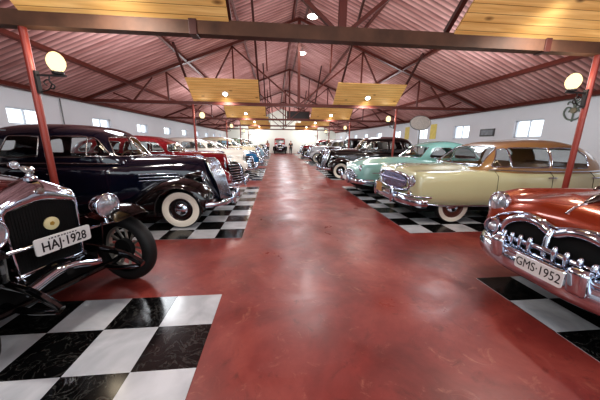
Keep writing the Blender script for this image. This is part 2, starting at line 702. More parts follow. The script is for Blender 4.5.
# ------------------------------------------------------------------ 1928 tourer-sedan
def build_vintage(label, body, fender, detail=True, digits=None, small=None, group=None, glass=None):
    root = thing('vintage_car', label, 'car', group=group)
    R = .388
    for x in (-.05, -3.13):
        for s in (1, -1):
            make_wheel(root, x, s * .67, R, .14, None, M['wood_spoke'], M['chrome_dull'], spokes=12, rimr=.7)
    # radiator shell: chrome ring around a dark core
    out, inn = [], []
    half = [(.275, .47), (.282, .75), (.288, 1.0), (.288, 1.10), (.268, 1.155), (.15, 1.215), (.06, 1.262), (0, 1.278)]
    hin = [(.235, .53), (.243, .75), (.25, 1.0), (.247, 1.02), (.225, 1.04), (.12, 1.065), (.05, 1.08), (0, 1.085)]
    out = [(-y, z) for y, z in half[:-1]] + [half[-1]] + [(y, z) for y, z in half[-2::-1]]
    inn = [(-y, z) for y, z in hin[:-1]] + [hin[-1]] + [(y, z) for y, z in hin[-2::-1]]
    bm = NB()
    rows = []
    mixr = lambda t: [(a[0] * (1 - t) + b_[0] * t, a[1] * (1 - t) + b_[1] * t) for a, b_ in zip(out, inn)]
    for ring, x in ((out, -.24), (out, -.16), (mixr(.04), -.135), (mixr(.2), -.105), (mixr(.45), -.082), (mixr(.75), -.075), (mixr(.95), -.082), (inn, -.10), (inn, -.15)):
        rows.append([bm.verts.new((x, y, z)) for y, z in ring])
    for A, B in zip(rows[:-1], rows[1:]):
        for i in range(len(A) - 1):
            bm.faces.new((A[i], A[i + 1], B[i + 1], B[i]))
    bx(bm, -.2, -.08, -.275, .275, .465, .53, .01)
    sh = obj('radiator_shell', bm, M['chrome'], root, 75)
    bm = NB()
    prism(bm, inn, -.16, -.115)
    core = obj('radiator_core', bm, M['mesh_core'], sh, 0)
    bm = NB()
    for i in range(-12, 13):
        y = i * .02
        zt = 1.08 - abs(y) * .2
        bar(bm, (-.112, y, .54), (-.112, y, zt), .004, .004, (1, 0, 0))
    obj('core_fins', bm, M['mesh_core'], sh, 0)
    bm = NB()
    lathe(bm, [(.058, 0), (.058, .012), (.05, .016), (0, .016)], (-.112, .05, .875), AX_X, 24)
    bd = obj('round_badge', bm, M['cream_badge'], sh, 30)
    bm = NB()
    lathe(bm, [(.03, 0), (.018, .02), (0, .021)], (-.112, .05, .875), AX_X, 5)
    obj('badge_emblem', bm, M['gold'], bd, 0)
    bm = NB()
    lathe(bm, [(.028, 0), (.028, .01), (0, .012)], (-.074, 0, 1.175), AX_X, 16, 1.0, 1.0)
    obj('shell_emblem', bm, M['chrome_dull'], sh, 30)
    # radiator cap with a winged mascot
    bm = NB()
    lathe(bm, [(.045, 1.26), (.047, 1.285), (.038, 1.293), (.026, 1.30), (.026, 1.315), (.016, 1.322), (0, 1.324)], (-.15, 0, 0), AX_Z, 20)
    cap = obj('radiator_cap', bm, M['chrome'], root, 40)
    bm = NB()
    tube(bm, [(-.15, 0, 1.315), (-.13, 0, 1.345), (-.11, 0, 1.36), (-.085, 0, 1.352)], [.022, .024, .018, .006], 10)
    for s in (1, -1):
        prism(bm, [(-.12, 1.325), (-.15, 1.36), (-.19, 1.375), (-.24, 1.378), (-.21, 1.355), (-.17, 1.33)], s * .012, s * .02, 'xz')
    obj('mascot', bm, M['chrome_dull'], cap, 40)
    # bonnet and body
    P = lambda w, zb, zs, zt: [(w * .98, zb), (w, zb + .2), (w, zs - .06), (w * .9, zs), (w * .5, zt - .02), (0, zt)]
    bm = hull([(-.2, P(.278, .55, 1.14, 1.245)), (-.8, P(.40, .5, 1.16, 1.28)), (-1.5, P(.54, .5, 1.18, 1.30))], 20, 14)
    hood = obj('bonnet', bm, body, root, 30)
    bm = NB()
    for s in (1, -1):
        for i in range(14):
            x = -.48 - i * .055
            w = .278 + (-.2 - x) / 1.3 * .262
            box(bm, (x, s * (w + .002), .9), (.012, .018, .26), None, .004)
    obj('bonnet_louvres', bm, body, hood, 30)
    D = -.38
    bm = hull([(D - 1.12, P(.56, .42, 1.18, 1.31)), (D - 1.5, P(.68, .42, 1.15, 1.25)), (D - 2.4, P(.72, .42, 1.14, 1.2)), (D - 3.4, P(.68, .45, 1.14, 1.2)), (D - 3.55, P(.6, .5, 1.1, 1.16))], 40, 14)
    cut_floor(bm, D - 1.35, D - 3.4, .6, 1.0)
    obj('body', bm, body, root, 35)
    lv = [(1.12, -1.2, -3.5, .70, 7), (1.3, -1.22, -3.5, .70, 7), (1.6, -1.26, -3.46, .68, 7), (1.76, -1.22, -3.42, .665, 7), (1.84, -1.2, -3.36, .62, 6), (1.885, -1.3, -3.2, .48, 5), (1.90, -1.7, -2.8, .25, 4)]
    lv = [(z, a + D, b_ + D, w_, n_) for z, a, b_, w_, n_ in lv]
    sd = [([(-1.45, 1.27), (-1.45, 1.68), (-2.0, 1.68), (-2.0, 1.27)], .03), ([(-2.12, 1.27), (-2.12, 1.68), (-2.68, 1.68), (-2.68, 1.27)], .03), ([(-2.8, 1.27), (-2.8, 1.68), (-3.25, 1.68), (-3.25, 1.27)], .03)]
    sd = [([(a + D, b_) for a, b_ in pl], r_) for pl, r_ in sd]
    make_cabin(root, lv, sd, [([(-.52, 1.34), (-.52, 1.7), (.52, 1.7), (.52, 1.34)], .03, D - 1.6)], ([(-.3, 1.35), (-.3, 1.6), (.3, 1.6), (.3, 1.35)], .03, D - 3.1), body, body, trim_r=.01)
    bm = NB()
    prism(bm, [(D - 1.2, 1.74), (D - 1.0, 1.70), (D - 1.0, 1.685), (D - 1.2, 1.70)], -.6, .6, 'xz')
    obj('sun_visor', bm, fender, root, 0)
    seats(root, (D - 1.95, D - 2.95), .56, .6, M['interior'], (D - 1.5, .32, 1.15))
    for s in (1, -1):
        headlight(root, (D - 1.0, s * .60, 1.30), .045, .08, M['chrome'], name='cowl_lamp')
    # clamshell wings and running boards
    for s in (1, -1):
        for nm, path in (('front_wing', [(.18, .785), (.13, .825), (.05, .86), (-.07, .875), (-.18, .85), (-.48, .69), (-.80, .46), (-1.05, .36)]),
                         ('rear_wing', [(-2.54, .36), (-2.66, .55), (-2.83, .75), (-3.08, .86), (-3.36, .80), (-3.58, .6), (-3.68, .45)])):
            C = catmull(path, 30)
            bm = NB()
            rows = []
            for i, (x, z) in enumerate(C):
                t = Vector((C[min(i + 1, 29)] - C[max(i - 1, 0)])).normalized()
                nx, nz = -t.y, t.x
                if nz < 0 and nx < 0 or (nz < -.2):
                    nx, nz = -nx, -nz
                if nm == 'front_wing' and nx * (x + .2) < -0.2 and abs(nz) < .3:
                    nx, nz = -nx, -nz
                row = []
                for j in range(9):
                    q = j / 8
                    y = .40 + .46 * q
                    cr = .045 * (1 - (2 * q - 1.0) ** 2) - (.05 if j == 8 else 0)
                    row.append(bm.verts.new((x + nx * cr, s * y, z + nz * cr)))
                rows.append(row)
            for A, B in zip(rows[:-1], rows[1:]):
                for j in range(8):
                    bm.faces.new((A[j], A[j + 1], B[j + 1], B[j]))
            bmesh.ops.solidify(bm, geom=bm.faces[:], thickness=.012)
            obj(nm, bm, fender, root, 50)
        bm = NB()
        bx(bm, -2.58, -1.0, s * .46, s * .86, .325, .365, .012)
        rb = obj('running_board', bm, fender, root, 30)
        bm = NB()
        prism(bm, [(-2.58, .36), (-1.0, .36), (-.6, .56), (-.2, .62), (-.2, .48), (-2.58, .48)], s * .44, s * .46, 'xz')
        obj('splash_apron', bm, fender, rb, 0)
    # lamps on a cross bar
    bm = NB()
    tube(bm, catmull([(.02, -.74, .72), (.02, -.58, .755), (.02, -.35, .765), (.02, 0, .765), (.02, .35, .765), (.02, .58, .755), (.02, .74, .72)], 30), .016, 10)
    cb = obj('lamp_bar', bm, M['chrome'], root, 60)
    for s in (1, -1):
        headlight(root, (.06, s * .445, .95), .122, .19, M['chrome'])
        bm = NB()
        tube(bm, [(.02, s * .44, .765), (.0, s * .44, .87)], .02, 8)
        obj('lamp_stem', bm, M['chrome'], cb, 60)
    # frame horns, axle, front apron, springs
    bm = NB()
    for s in (1, -1):
        tube(bm, catmull([(-.9, s * .36, .5), (-.2, s * .36, .52), (.2, s * .36, .5), (.42, s * .36, .43), (.48, s * .36, .40)], 14), .035, 8, ry=.025)
        tube(bm, catmull([(.45, s * .36, .38), (.2, s * .36, .33), (0, s * .36, .32), (-.25, s * .36, .35), (-.5, s * .36, .42)], 14), .02, 8, ry=.03)
    tube(bm, [(0, -.66, .37), (0, -.45, .32), (0, .45, .32), (0, .66, .37)], .03, 8)
    bx(bm, -3.8, -.2, -.42, .42, .40, .5)
    obj('chassis', bm, M['black_paint'], root, 40)
    bm = NB()
    bx(bm, -3.7, -.12, -.40, .40, .26, .46)
    obj('underpan', bm, M['dark'], root, 0)
    for s in (1, -1):
        bm = NB()
        prism(bm, [(-1.3, .45), (-.12, .45), (.02, .56), (.05, .80), (-.15, .84), (-.5, .72), (-1.3, .62)], s * .36, s * .375, 'xz')
        obj('inner_wing', bm, M['black_paint'], root, 0)
    bm = NB()
    ap = []
    for i in range(25):
        y = -.34 + .58 * i / 24
        zc = .45 + .07 * max(0, cos((y + .05) / .27 * pi / 2)) ** 1.5 if abs(y + .05) < .27 else .45
        ap.append((y, zc))
    rows = [[bm.verts.new((.11, y, z - .03)) for y, z in ap], [bm.verts.new((.12, y, z)) for y, z in ap], [bm.verts.new((.08, y, z + .03)) for y, z in ap], [bm.verts.new((.0, y, z + .05)) for y, z in ap], [bm.verts.new((-.1, y, .5)) for y, z in ap]]
    for k, (A, B) in enumerate(zip(rows[:-1], rows[1:])):
        for i in range(24):
            bm.faces.new((A[i], A[i + 1], B[i + 1], B[i]))
    fa = obj('front_apron', bm, fender, root, 40)
    bm = NB()
    tube(bm, [(.122, y, z + .005) for y, z in ap], .03, 8, ry=.012)
    obj('apron_trim', bm, M['chrome'], fa, 60)
    bm = NB()
    lathe(bm, [(.03, 0), (.03, .012), (0, .012)], (.13, -.04, .49), AX_X, 16)
    obj('crank_hole', bm, M['dark'], fa, 30)
    if digits is not None:
        plate(root, (.055, .02, .75), 0, digits, small, .43, .14, None, .0018)
    return root

# ------------------------------------------------------------------ late-1930s sedan with separate pontoon wings
def build_sedan38(label, body, wing, grille='tall', ww=.93, rim=None, group=None, zr=1.83):
    root = thing('prewar_sedan', label, 'car', group=group)
    R = .355
    for x in (.05, -2.83):
        for s in (1, -1):
            make_wheel(root, x, s * .70, R, .17, ww, rim or M['black_paint'], M['chrome'], rimr=.60)
    P = lambda w, zb, zm, zt: [(w * .9, zb), (w * .98, zb + .16), (w, zm - .16), (w * .95, zm), (w * .74, (zm + zt) / 2 + .035), (w * .4, zt - .018), (0, zt)]
    sh = lambda x, z: (.22 - (z - .45) * .36) * max(0, min(1, (x + .3) / .7))
    bm = hull([(.42, P(.13, .42, 1.0, 1.22)), (.36, P(.20, .42, 1.02, 1.245)), (.15, P(.29, .42, 1.05, 1.27)), (-.3, P(.40, .42, 1.08, 1.29)), (-.85, P(.60, .40, 1.1, 1.30))], 34, 18, shear=sh)
    hood = obj('bonnet', bm, body, root, 40)
    bm = NB()
    for s in (1, -1):
        for k, z in enumerate((.86, .92, .98)):
            tube(bm, [(-.02 - .05 * k, s * .352, z), (-.25, s * .40, z), (-.5, s * .475, z), (-.72, s * .56, z)], .011, 6)
    obj('bonnet_trim', bm, M['chrome'], hood, 60)
    bm = NB()
    tube(bm, [(.30, 0, 1.262), (.2, 0, 1.285), (-.1, 0, 1.296), (-.8, 0, 1.312)], [.012, .012, .009, .006], 8)
    tube(bm, [(.33, 0, 1.27), (.24, 0, 1.31), (.1, 0, 1.33)], [.008, .02, .006], 8)
    obj('bonnet_ornament', bm, M['chrome'], hood, 60)
    bm = hull([(-.80, P(.58, .40, 1.08, 1.29)), (-1.2, P(.72, .36, 1.12, 1.29)), (-1.8, P(.80, .36, 1.14, 1.29)), (-2.6, P(.80, .36, 1.14, 1.29)), (-3.2, P(.74, .4, 1.12, 1.27)),
               (-3.7, P(.60, .45, 1.04, 1.18)), (-4.05, P(.42, .5, .9, 1.0)), (-4.2, P(.25, .55, .78, .84))], 56, 18)
    cut_floor(bm, -1.05, -3.35, .62, 1.15)
    obj('body', bm, body, root, 40)
    k = zr - 1.83
    lv = [(1.18, -.80, -3.72, .77, 3.6), (1.3, -.84, -3.62, .765, 3.6), (1.45, -.95, -3.5, .74, 3.5), (1.6 + k * .5, -1.08, -3.36, .69, 3.4), (1.7 + k, -1.22, -3.2, .62, 3.2), (1.775 + k, -1.45, -2.98, .5, 3), (1.815 + k, -1.75, -2.7, .34, 2.6), (1.83 + k, -2.1, -2.4, .1, 2.2)]
    zt = 1.585 + k * .6
    sd = [([(-1.13, 1.335), (-1.34, zt), (-1.42, zt), (-1.42, 1.335)], .02),
          ([(-1.47, 1.335), (-1.47, zt), (-2.0, zt), (-2.03, 1.335)], .035),
          ([(-2.22, 1.335), (-2.20, zt), (-2.62, zt - .01), (-2.74, 1.335)], .04),
          ([(-2.93, 1.35), (-2.88, zt - .03), (-3.02, zt - .06), (-3.14, 1.35)], .04)]
    ws = [([(s * .05, 1.345), (s * .05, 1.575 + k), (s * .46, 1.555 + k), (s * .56, 1.345)], .035, -1.5) for s in (1, -1)]
    make_cabin(root, lv, sd, ws, ([(-.3, 1.4), (-.26, 1.55), (.26, 1.55), (.3, 1.4)], .03, -3.0), body, M['chrome_dull'], trim_r=.011)
    seats(root, (-1.95, -2.95), .6, .58, M['interior'], (-1.42, .34, 1.2))
    bm = NB()
    for s in (1, -1):
        box(bm, (-2.0, s * .81, 1.02), (.12, .03, .025), None, .01)
        tube(bm, [(-.95, s * .70, 1.19), (-1.6, s * .815, 1.205), (-2.6, s * .82, 1.205), (-3.4, s * .70, 1.18)], .007, 6)
    obj('side_trim', bm, M['chrome_dull'], root, 60)
    # pontoon wings
    W = lambda yi, yo, zb, zm, zt: [(yo - .03, zb), (yo, zb + .1), (yo + .005, zm), (yo - .05, zt - .09), ((yi + yo) / 2 + .03, zt), (yi + .06, zt - .05), (yi, zm), (yi, zb)]
    for s in (1, -1):
        bm = hull([(.60, W(.40, .70, .44, .54, .62)), (.54, W(.34, .80, .38, .56, .74)), (.36, W(.32, .86, .33, .60, .86)), (.05, W(.32, .885, .31, .64, .93)), (-.3, W(.36, .885, .31, .58, .86)), (-.65, W(.45, .875, .31, .48, .66)), (-.95, W(.55, .86, .31, .38, .44))], 46, 26, mirror=False)
        cut_arch(bm, .05, .36, .41, .55)
        for v in bm.verts:
            v.co.y *= s
        w = obj('front_wing', bm, wing, root, 50)
        bm = NB()
        arch = []
        for i in range(25):
            a = radians(-8 + 200 * i / 24)
            arch.append((.05 + .41 * cos(a), s * .885, .36 + .42 * sin(a)))
        tube(bm, arch, .012, 6)
        obj('wing_lip', bm, wing, w, 60)
        bm = hull([(-2.05, W(.62, .86, .31, .38, .44)), (-2.3, W(.6, .87, .31, .52, .72)), (-2.7, W(.58, .885, .31, .62, .9)), (-3.0, W(.55, .885, .31, .62, .92)), (-3.4, W(.5, .87, .33, .58, .82)), (-3.8, W(.42, .8, .38, .52, .66)), (-4.1, W(.38, .68, .44, .5, .55))], 46, 26, mirror=False)
        cut_arch(bm, -2.83, .34, .41, .55, .38)
        for v in bm.verts:
            v.co.y *= s
        obj('rear_wing', bm, wing, root, 50)
        bm = NB()
        bx(bm, -2.15, -.85, s * .62, s * .87, .315, .36, .015)
        obj('running_board', bm, M['black_paint'], root, 30)
        headlight(root, (.40, s * .44, .93), .10, .34, wing)
    wells(root, (.05, -2.83), .40, .34, .60)
    under(root, -4.0, .4, .55, .24, .5)
    # grille: chrome prow leaning back
    if grille == 'tall':
        zs = [.42, .55, .75, .95, 1.12, 1.22, 1.262]
        tip = [.80, .79, .75, .695, .63, .565, .50]
        hw = [.12, .16, .19, .195, .17, .12, .06]
        back = .16
    else:
        zs = [.40, .5, .62, .75, .86, .93, .96]
        tip = [.80, .81, .80, .78, .75, .71, .66]
        hw = [.30, .42, .48, .47, .40, .30, .12]
        back = .26
    bm = NB()
    rows = []
    for z, t, h in zip(zs, tip, hw):
        rows.append([bm.verts.new((t - back * abs(q) ** 1.4, h * q, z)) for q in [-1, -.75, -.5, -.25, 0, .25, .5, .75, 1]])
    for A, B in zip(rows[:-1], rows[1:]):
        for i in range(8):
            bm.faces.new((A[i], A[i + 1], B[i + 1], B[i]))
    g = obj('grille', bm, M['chrome_dull'] if grille == 'tall' else M['dark'], root, 60)
    bm = NB()
    if grille == 'tall':
        for i in range(-7, 8):
            q = i / 7
            tube(bm, [(t - back * abs(q) ** 1.4 + .006, h * q, z) for z, t, h in zip(zs, tip, hw)], .010 if i else .02, 6)
    else:
        for z in np.linspace(.43, .93, 8):
            t = np.interp(z, zs, tip)
            h = np.interp(z, zs, hw)
            tube(bm, [(t - back * abs(q) ** 1.4 + .012, h * q, z) for q in np.linspace(-1, 1, 13)], .019, 8)
        tube(bm, [(t + .02, 0, z) for z, t in zip(zs, tip)], .02, 8)
    obj('grille_bars', bm, M['chrome'], g, 60)
    bumper(root, [(.52, -.86, .45), (.78, -.72, .45), (.90, -.35, .45), (.92, 0, .45), (.90, .35, .45), (.78, .72, .45), (.52, .86, .45)], .10, .035, [(.93, .3, .47), (.93, -.3, .47)], gh=.24)
    bumper(root, [(-4.1, -.8, .45), (-4.4, -.5, .45), (-4.45, 0, .45), (-4.4, .5, .45), (-4.1, .8, .45)], .10, .035, name='rear_bumper')
    return root

# ------------------------------------------------------------------ pontoon-sided cars of the early 1950s
def P8(w, zb, zm, zf, vy, vz, hy, zc):
    """sill, flank, widest, shoulder, wing crown, valley, bonnet side, centre"""
    return [(w * .89, zb), (w * .975, zb + .12), (w, zm), (w * .975, zf - .09), (w * .88, zf), (vy, vz), (hy, (vz + zc) / 2 + .02), (hy * .5, zc - .006), (0, zc)]

def build_postwar(label, body, roof, group=None, side_trim=True, ww=.93, zr=1.68, rimcol=None):
    root = thing('postwar_sedan', label, 'car', group=group)
    R = .345
    for x in (0, -2.9):
        for s in (1, -1):
            make_wheel(root, x, s * .70, R, .17, ww, rimcol or body, M['chrome'], rimr=.58)
    bm = hull([(.86, P8(.60, .46, .62, .80, .40, .80, .22, .84)), (.80, P8(.74, .42, .62, .90, .50, .90, .26, .95)), (.62, P8(.84, .36, .62, .98, .56, .97, .30, 1.05)), (.2, P8(.90, .32, .62, 1.0, .58, .99, .32, 1.13)),
               (-.5, P8(.92, .30, .62, 1.02, .60, 1.03, .36, 1.17)), (-.95, P8(.92, .30, .62, 1.06, .62, 1.12, .40, 1.19)), (-1.4, P8(.92, .30, .62, 1.08, .64, 1.14, .40, 1.17)), (-2.6, P8(.92, .30, .62, 1.07, .64, 1.13, .40, 1.16)),
               (-3.3, P8(.90, .32, .62, 1.04, .62, 1.07, .38, 1.12)), (-3.9, P8(.82, .38, .62, .96, .56, .96, .32, 1.0)), (-4.2, P8(.66, .46, .62, .80, .44, .82, .24, .84))], 90, 30)
    cut_floor(bm, -1.15, -2.95, .60, 1.0)
    cut_arch(bm, 0, .34, .41, .45)
    cut_arch(bm, -2.9, .34, .40, .45, .33)
    b = obj('body', bm, body, root, 40)
    bm = NB()
    arch_lip(bm, 0, .34, .41, .905, 0, 180)
    obj('arch_lip', bm, body, b, 60)
    k = zr - 1.68
    lv = [(1.06, -.72, -3.35, .82, 3.4), (1.18, -.85, -3.2, .80, 3.4), (1.32, -1.03, -3.03, .76, 3.4), (1.47 + k * .6, -1.24, -2.85, .69, 3.3), (1.56 + k, -1.42, -2.7, .60, 3.1), (1.63 + k, -1.62, -2.5, .46, 2.8), (1.668 + k, -1.85, -2.25, .28, 2.4), (1.68 + k, -2.0, -2.1, .08, 2.2)]
    zt = 1.44 + k * .7
    sd = [([(-1.33, 1.21), (-1.53, zt), (-1.97, zt), (-1.97, 1.21)], .03), ([(-2.09, 1.21), (-2.09, zt), (-2.5, zt), (-2.74, 1.3), (-2.74, 1.21)], .04)]
    make_cabin(root, lv, sd, [([(-.6, 1.22), (-.5, 1.44 + k), (0, 1.46 + k), (.5, 1.44 + k), (.6, 1.22)], .04, -1.65)], ([(-.5, 1.22), (-.4, 1.42), (.4, 1.42), (.5, 1.22)], .04, -2.62), roof, M['chrome'], trim_r=.012)
    seats(root, (-1.85, -2.7), .62, .5, M['interior'], (-1.38, .36, 1.1))
    wells(root, (0, -2.9), .40, .3, .58)
    under(root, -4.0, .7, .6, .22, .42)
    for s in (1, -1):
        headlight(root, (.80, s * .64, .84), .095, .1, M['chrome'], (1, s * .06, .03), bucket=False)
        bm = NB()
        lathe(bm, [(.05, 0), (.05, .02), (.03, .035), (0, .04)], (.86, s * .58, .62), AX_X, 14, 1.3, 1)
        obj('indicator_lamp', bm, M['lens'], root, 40)
    # grille
    bm = NB()
    prism(bm, [(.50 * cos(a) * (1 if abs(cos(a)) < .9 else 1), .635 + .125 * sin(a)) for a in [2 * pi * i / 32 for i in range(32)]], .80, .875)
    g = obj('grille', bm, M['dark'], root, 0)
    bm = NB()
    tube(bm, [(.88, .51 * cos(a), .635 + .135 * sin(a)) for a in [2 * pi * i / 32 for i in range(32)]], .022, 8, closed=True)
    for z in (.58, .64, .70):
        tube(bm, [(.895, -.47, z), (.91, 0, z), (.895, .47, z)], .018, 8)
    for y in (-.3, -.15, 0, .15, .3):
        box(bm, (.90, y, .635), (.03, .03, .2), None, .01)
    obj('grille_bars', bm, M['chrome'], g, 50)
    bm = NB()
    tube(bm, catmull([(.84, 0, .99), (.7, 0, 1.07), (.55, 0, 1.11), (.3, 0, 1.15)], 14), [.012] * 5 + [.02] * 5 + [.008] * 4, 8)
    if side_trim:
        for s in (1, -1):
            tube(bm, [(.5, s * .905, .74), (0, s * .925, .74), (-2.6, s * .93, .73), (-3.6, s * .88, .72)], .014, 6)
            tube(bm, [(-.45, s * .90, .36), (-2.45, s * .90, .36)], .016, 6)
    obj('bright_trim', bm, M['chrome'], root, 60)
    bumper(root, [(.45, -.95, .48), (.80, -.86, .48), (.98, -.45, .48), (1.02, 0, .48), (.98, .45, .48), (.80, .86, .48), (.45, .95, .48)], .15, .06, [(1.05, .36, .52), (1.05, -.36, .52)], gh=.28)
    bumper(root, [(-3.8, -.92, .48), (-4.3, -.6, .48), (-4.38, 0, .48), (-4.3, .6, .48), (-3.8, .92, .48)], .15, .06, name='rear_bumper')
    plate(root, (1.06, 0, .52), 0, None, None)
    return root

def build_nash(label, body, roof):
    root = thing('cream_sedan', label, 'car')
    R = .345
    for x in (0, -2.9):
        for s in (1, -1):
            make_wheel(root, x, s * .76, R, .17, .93, simple('brown_wheel', (104, 62, 50), .35), M['chrome'], rimr=.67)
    bm = hull([(.90, P8(.82, .52, .72, .97, .50, .98, .26, 1.02)), (.875, P8(.90, .47, .72, 1.02, .56, 1.03, .30, 1.07)), (.76, P8(.96, .42, .70, 1.05, .62, 1.055, .33, 1.11)), (.4, P8(.98, .375, .70, 1.06, .64, 1.07, .34, 1.145)),
               (-.4, P8(1.0, .36, .70, 1.08, .66, 1.09, .36, 1.165)), (-.9, P8(1.0, .36, .70, 1.055, .68, 1.08, .42, 1.15)), (-1.5, P8(1.0, .36, .70, 1.04, .68, 1.06, .42, 1.1)), (-2.8, P8(1.0, .36, .70, 1.04, .68, 1.06, .42, 1.1)),
               (-3.5, P8(.97, .38, .70, 1.03, .66, 1.05, .40, 1.08)), (-4.1, P8(.86, .44, .70, .94, .58, .96, .34, .98)), (-4.35, P8(.7, .5, .68, .84, .46, .85, .24, .86))], 96, 32)
    cut_floor(bm, -.95, -3.05, .66, 1.02)
    b = obj('body', bm, body, root, 40)
    bm = NB()
    for s in (1, -1):
        tube(bm, catmull([(.85, s * .855, .445), (.4, s * .93, .40), (-.4, s * .945, .385), (-3.0, s * .945, .385), (-3.8, s * .87, .42)], 30), .02, 8)
    obj('sill_trim', bm, M['chrome'], b, 60)
    bm = NB()
    for s in (1, -1):
        for x in (-.74, -1.93, -2.85):
            tube(bm, [(x + .02, s * .905, 1.07), (x, s * .985, .98), (x, s * 1.003, .72), (x, s * .99, .52), (x, s * .95, .41)], .005, 6)
    obj('door_seam', bm, M['dark'], b, 60)
    bm = NB()
    for s in (1, -1):
        for x in (-1.8, -2.78):
            tube(bm, [(x, s * 1.01, .95), (x - .09, s * 1.03, .955), (x - .18, s * 1.01, .95)], .014, 8)
    obj('door_handle', bm, M['chrome'], b, 60)
    lv = [(1.02, -.36, -3.45, .915, 5.0), (1.17, -.47, -3.38, .905, 5.0), (1.32, -.64, -3.25, .865, 5.0), (1.46, -.82, -3.08, .80, 5.0), (1.56, -.96, -2.92, .73, 4.4), (1.64, -1.22, -2.7, .62, 3.6), (1.69, -1.65, -2.45, .45, 2.9), (1.715, -1.9, -2.2, .22, 2.4)]
    sd = [([(-.72, 1.17), (-.93, 1.475), (-1.04, 1.495), (-1.04, 1.17)], .015),
          ([(-1.09, 1.17), (-1.09, 1.50), (-1.87, 1.505), (-1.87, 1.17)], .025),
          ([(-1.98, 1.17), (-1.98, 1.505), (-2.52, 1.49), (-2.72, 1.36), (-2.74, 1.17)], .035)]
    sh = make_cabin(root, lv, sd, [([(-.66, 1.18), (-.54, 1.49), (0, 1.515), (.54, 1.49), (.66, 1.18)], .04, -1.0)], ([(-.62, 1.2), (-.52, 1.44), (.52, 1.44), (.62, 1.2)], .05, -2.85), roof, M['chrome'], trim_r=.014)
    bm = NB()
    tube(bm, catmull([(-.52, -.68, 1.175), (-.475, -.4, 1.175), (-.465, 0, 1.175), (-.475, .4, 1.175), (-.52, .68, 1.175)], 20), .02, 8)
    for s in (1, -1):
        tube(bm, catmull([(-.62, s * .86, 1.10), (-1.5, s * .925, 1.075), (-2.6, s * .925, 1.07), (-3.2, s * .83, 1.07)], 20), .013, 8)
    obj('belt_trim', bm, M['chrome'], sh, 60)
    seats(root, (-1.75, -2.75), .7, .5, M['interior_tan'], (-1.15, .38, 1.12))
    wells(root, (0, -2.9), .40, .3, .6)
    under(root, -4.1, .8, .7, .22, .42)
    # oval grille with upright blue-tinted bars, lamps at both ends
    bm = NB()
    ov = [(.69 * math.copysign(abs(cos(a)) ** .6, cos(a)), 0.80 + .185 * math.copysign(abs(sin(a)) ** .8, sin(a))) for a in [2 * pi * i / 44 for i in range(44)]]
    cv = lambda y, d=0: .955 + d - .06 * (y / .66) ** 2
    front = [bm.verts.new((cv(y, -.01), y, z)) for y, z in ov]
    back = [bm.verts.new((cv(y, -.14), y, z)) for y, z in ov]
    bm.faces.new(front)
    for i in range(44):
        bm.faces.new((front[i], front[(i + 1) % 44], back[(i + 1) % 44], back[i]))
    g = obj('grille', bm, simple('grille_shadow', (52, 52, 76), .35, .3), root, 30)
    bm = NB()
    tube(bm, [(cv(y, .01), y * 1.02, z) for y, z in ov], .03, 10, closed=True)
    obj('grille_surround', bm, M['chrome'], g, 60)
    bm = NB()
    for i in range(-14, 15):
        y = i * .042
        h = .18 * (1 - (abs(y) / .67) ** 2.6)
        tube(bm, [(cv(y, .01), y, .80 - h), (cv(y, .035), y, .80), (cv(y, .01), y, .80 + h)], .011, 6)
    tube(bm, [(cv(y, .04), y, .835) for y in np.linspace(-.6, .6, 17)], .02, 8)
    obj('grille_bars', bm, M['chrome_blue'], g, 60)
    for s in (1, -1):
        headlight(root, (.90, s * .745, .86), .105, .09, M['chrome'], (1, s * .1, .02), bucket=False)
        bm = NB()
        lathe(bm, [(.062, 0), (.06, .02), (.045, .028)], (.905, s * .73, .61), AX_X, 18, 1.3, 1.0)
        il = obj('indicator_lamp', bm, M['chrome'], root, 40)
        bm = NB()
        lathe(bm, [(.046, .02), (.03, .036), (0, .04)], (.905, s * .73, .61), AX_X, 18, 1.3, 1.0)
        obj('lens', bm, M['red_lens'], il, 40)
    bm = NB()
    tube(bm, catmull([(.91, 0, 1.03), (.86, 0, 1.10), (.7, 0, 1.14), (.5, 0, 1.16)], 12), [.01] * 4 + [.022] * 4 + [.008] * 4, 8)
    obj('bonnet_ornament', bm, M['chrome'], root, 60)
    bumper(root, [(.70, -1.03, .46), (.88, -.98, .46), (1.06, -.6, .48), (1.10, 0, .48), (1.06, .6, .48), (.88, .98, .46), (.70, 1.03, .46)], .17, .08, [(1.13, .42, .53), (1.13, -.42, .53)], gh=.34)
    bumper(root, [(.6, -1.0, .57), (.88, -.92, .58), (1.06, -.5, .58), (1.09, 0, .58), (1.06, .5, .58), (.88, .92, .58), (.6, 1.0, .57)], .04, .03, name='bumper_bar')
    bumper(root, [(-3.9, -.98, .50), (-4.4, -.6, .50), (-4.5, 0, .50), (-4.4, .6, .50), (-3.9, .98, .50)], .16, .08, name='rear_bumper')
    plate(root, (1.15, -.25, .60), 0, None, None, .34, .2, M['plate_tan'])
    return root

